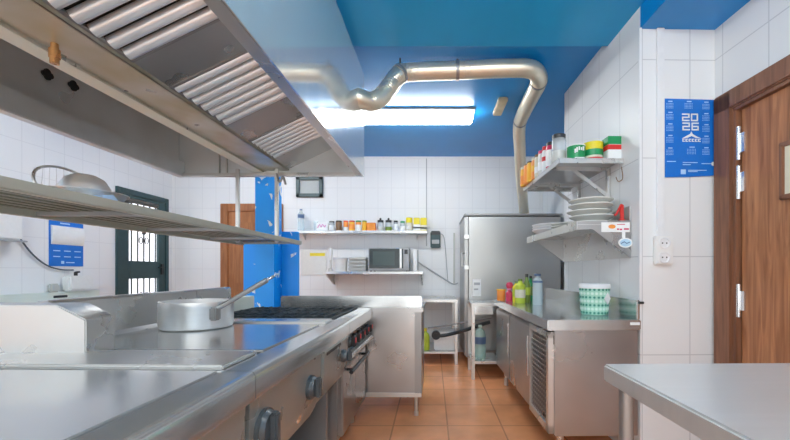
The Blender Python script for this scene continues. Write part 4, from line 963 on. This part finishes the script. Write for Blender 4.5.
def month(x, y, w=7.5):
    mo = MB()
    mo.box(jx(x+w*.25), jx(x+w*.8), yq0, yq1, jz(y+1.0), jz(y))
    for r_ in range(4):
        for c_ in range(6): mo.box(jx(x+c_*w/6), jx(x+c_*w/6+.55), yq0, yq1, jz(y+2.9+r_*1.5), jz(y+2.3+r_*1.5))
    t.part('month_grid', mo, 'print_blue', sh)
for yy in (101.5, 112.5, 124, 135.5, 148): month(665.5, yy)
month(684, 101.5, 8.5); month(686.5, 147, 9.5)
for yy in (102, 113.5, 124.5, 136, 147.5): month(702, yy)
ft = MB(); ft.box(jx(680), jx(685), yq0, yq1, jz(174.5), jz(169.8))
for a, b_, y in ((687.5, 697, 171.5), (687.5, 706, 170.2), (666, 675, 161.5), (682, 697, 162.5), (682, 690, 164.6), (701, 711, 163.5)): ft.box(jx(a), jx(b_), yq0, yq1, jz(y+.7), jz(y))
t.part('footer_print', ft, 'print_blue', sh)
bd_ = MB(); bd_.lathe([(0, 0), (.013, 0), (.013, .003), (0, .003)], (jx(713), 2.2925, jz(164)), 16, rot=Matrix.Rotation(PI/2, 3, 'X'))
t.part('round_badge', bd_, 'paper', sh)
# ================================================================ CEILING DUCT
path = [(-.63, 2.75, 2.51), (-.55, 2.76, 2.49), (-.47, 2.82, 2.49), (-.40, 2.86, 2.54), (-.335, 2.90, 2.64), (-.27, 2.93, 2.745), (-.18, 2.95, 2.785), (.22, 2.95, 2.80), (.60, 2.93, 2.805), (.78, 2.94, 2.805), (.87, 3.03, 2.80), (.905, 3.16, 2.80), (.915, 3.40, 2.80), (.925, 3.70, 2.80), (.94, 3.95, 2.79), (.97, 4.12, 2.74), (1.02, 4.30, 2.62), (1.10, 4.58, 2.36), (1.19, 4.82, 2.06), (1.23, 4.92, 1.935)]
sp_ = smooth_path(path, 10)
# resample evenly and corrugate
L_ = [0]
for a, b_ in zip(sp_, sp_[1:]): L_.append(L_[-1]+(b_-a).length)
tot = L_[-1]; step = .011; n_ = int(tot/step); pts = []; j = 0
for k in range(n_+1):
    s_ = k*step
    while j < len(L_)-2 and L_[j+1] < s_: j += 1
    f_ = (s_-L_[j])/max(1e-6, L_[j+1]-L_[j]); pts.append(sp_[j].lerp(sp_[j+1], f_))
rad = [(.068 if k/n_ < .6 else .068-.006*(k/n_-.6)/.4) + (.0022 if k % 2 else -.0012) for k in range(n_+1)]
t = T('exhaust_duct', 'corrugated aluminium exhaust duct running from hood across ceiling', 'duct', 'W', (.2, 2.95, 2.80))
t.part('duct_tube', MB().tube(pts, rad, 24), 'duct_metal')
def clampat(frac, strap=True):
    k = int(frac*n_); p = pts[k]; tg_ = (pts[k+1]-pts[k-1]).normalized()
    m_ = MB(); m_.cyl(p-tg_*.012, p+tg_*.012, rad[k]+.006, seg=28)
    cl = t.part('clamp', m_, 'steel_dark')
    if strap: t.part('strap', MB().box(p.x-.006, p.x+.006, p.y-.006, p.y+.006, p.z+.06, 2.889), 'black', cl)
def nearest(px_, py_):
    best = min(range(n_), key=lambda k: (VX['W']+F*pts[k].x/pts[k].y-px_)**2 + (271-F*(pts[k].z-H)/pts[k].y-py_)**2); return max(1, best)/n_
clampat(nearest(399, 73)); clampat(nearest(457, 70)); clampat(nearest(542, 82), False); clampat(nearest(519, 121), False)
# small ceiling box
single('ceiling_detector', 'small yellowed rectangular box on the blue ceiling near the duct', 'detector', 'W', (.68, 3.72, 2.89), MB().box(.645, .735, 3.58, 3.93, 2.845, 2.889, .008), 'aged_cream')
# ================================================================ CAMERA, WORLD
cam = bpy.data.cameras.new('camera'); co = bpy.data.objects.new('camera', cam); C.objects.link(co)
co.location = (0, 0, H); co.rotation_euler = (PI/2, 0, 0)
cam.sensor_fit = 'HORIZONTAL'; cam.sensor_width = 36; cam.lens = F/790*36
cam.shift_x = -37/790; cam.shift_y = 51/790; cam.clip_start = .02
sc = bpy.context.scene; sc.camera = co
w = bpy.data.worlds.new('world'); sc.world = w; w.use_nodes = True
w.node_tree.nodes['Background'].inputs[0].default_value = (.97, 1, 1, 1); w.node_tree.nodes['Background'].inputs[1].default_value = 1.5
vs_ = sc.view_settings
vs_.view_transform = 'Standard'; vs_.look = 'None'; vs_.gamma = 1.0; vs_.exposure = 0.68; vs_.use_curve_mapping = False
try:
    sc.cycles.max_bounces = 8; sc.cycles.diffuse_bounces = 5; sc.cycles.glossy_bounces = 5; sc.cycles.transparent_max_bounces = 12
    sc.cycles.use_denoising = True; sc.cycles.denoising_prefilter = 'ACCURATE'; sc.cycles.sample_clamp_indirect = 2.5; sc.cycles.blur_glossy = 1.5
except Exception: pass
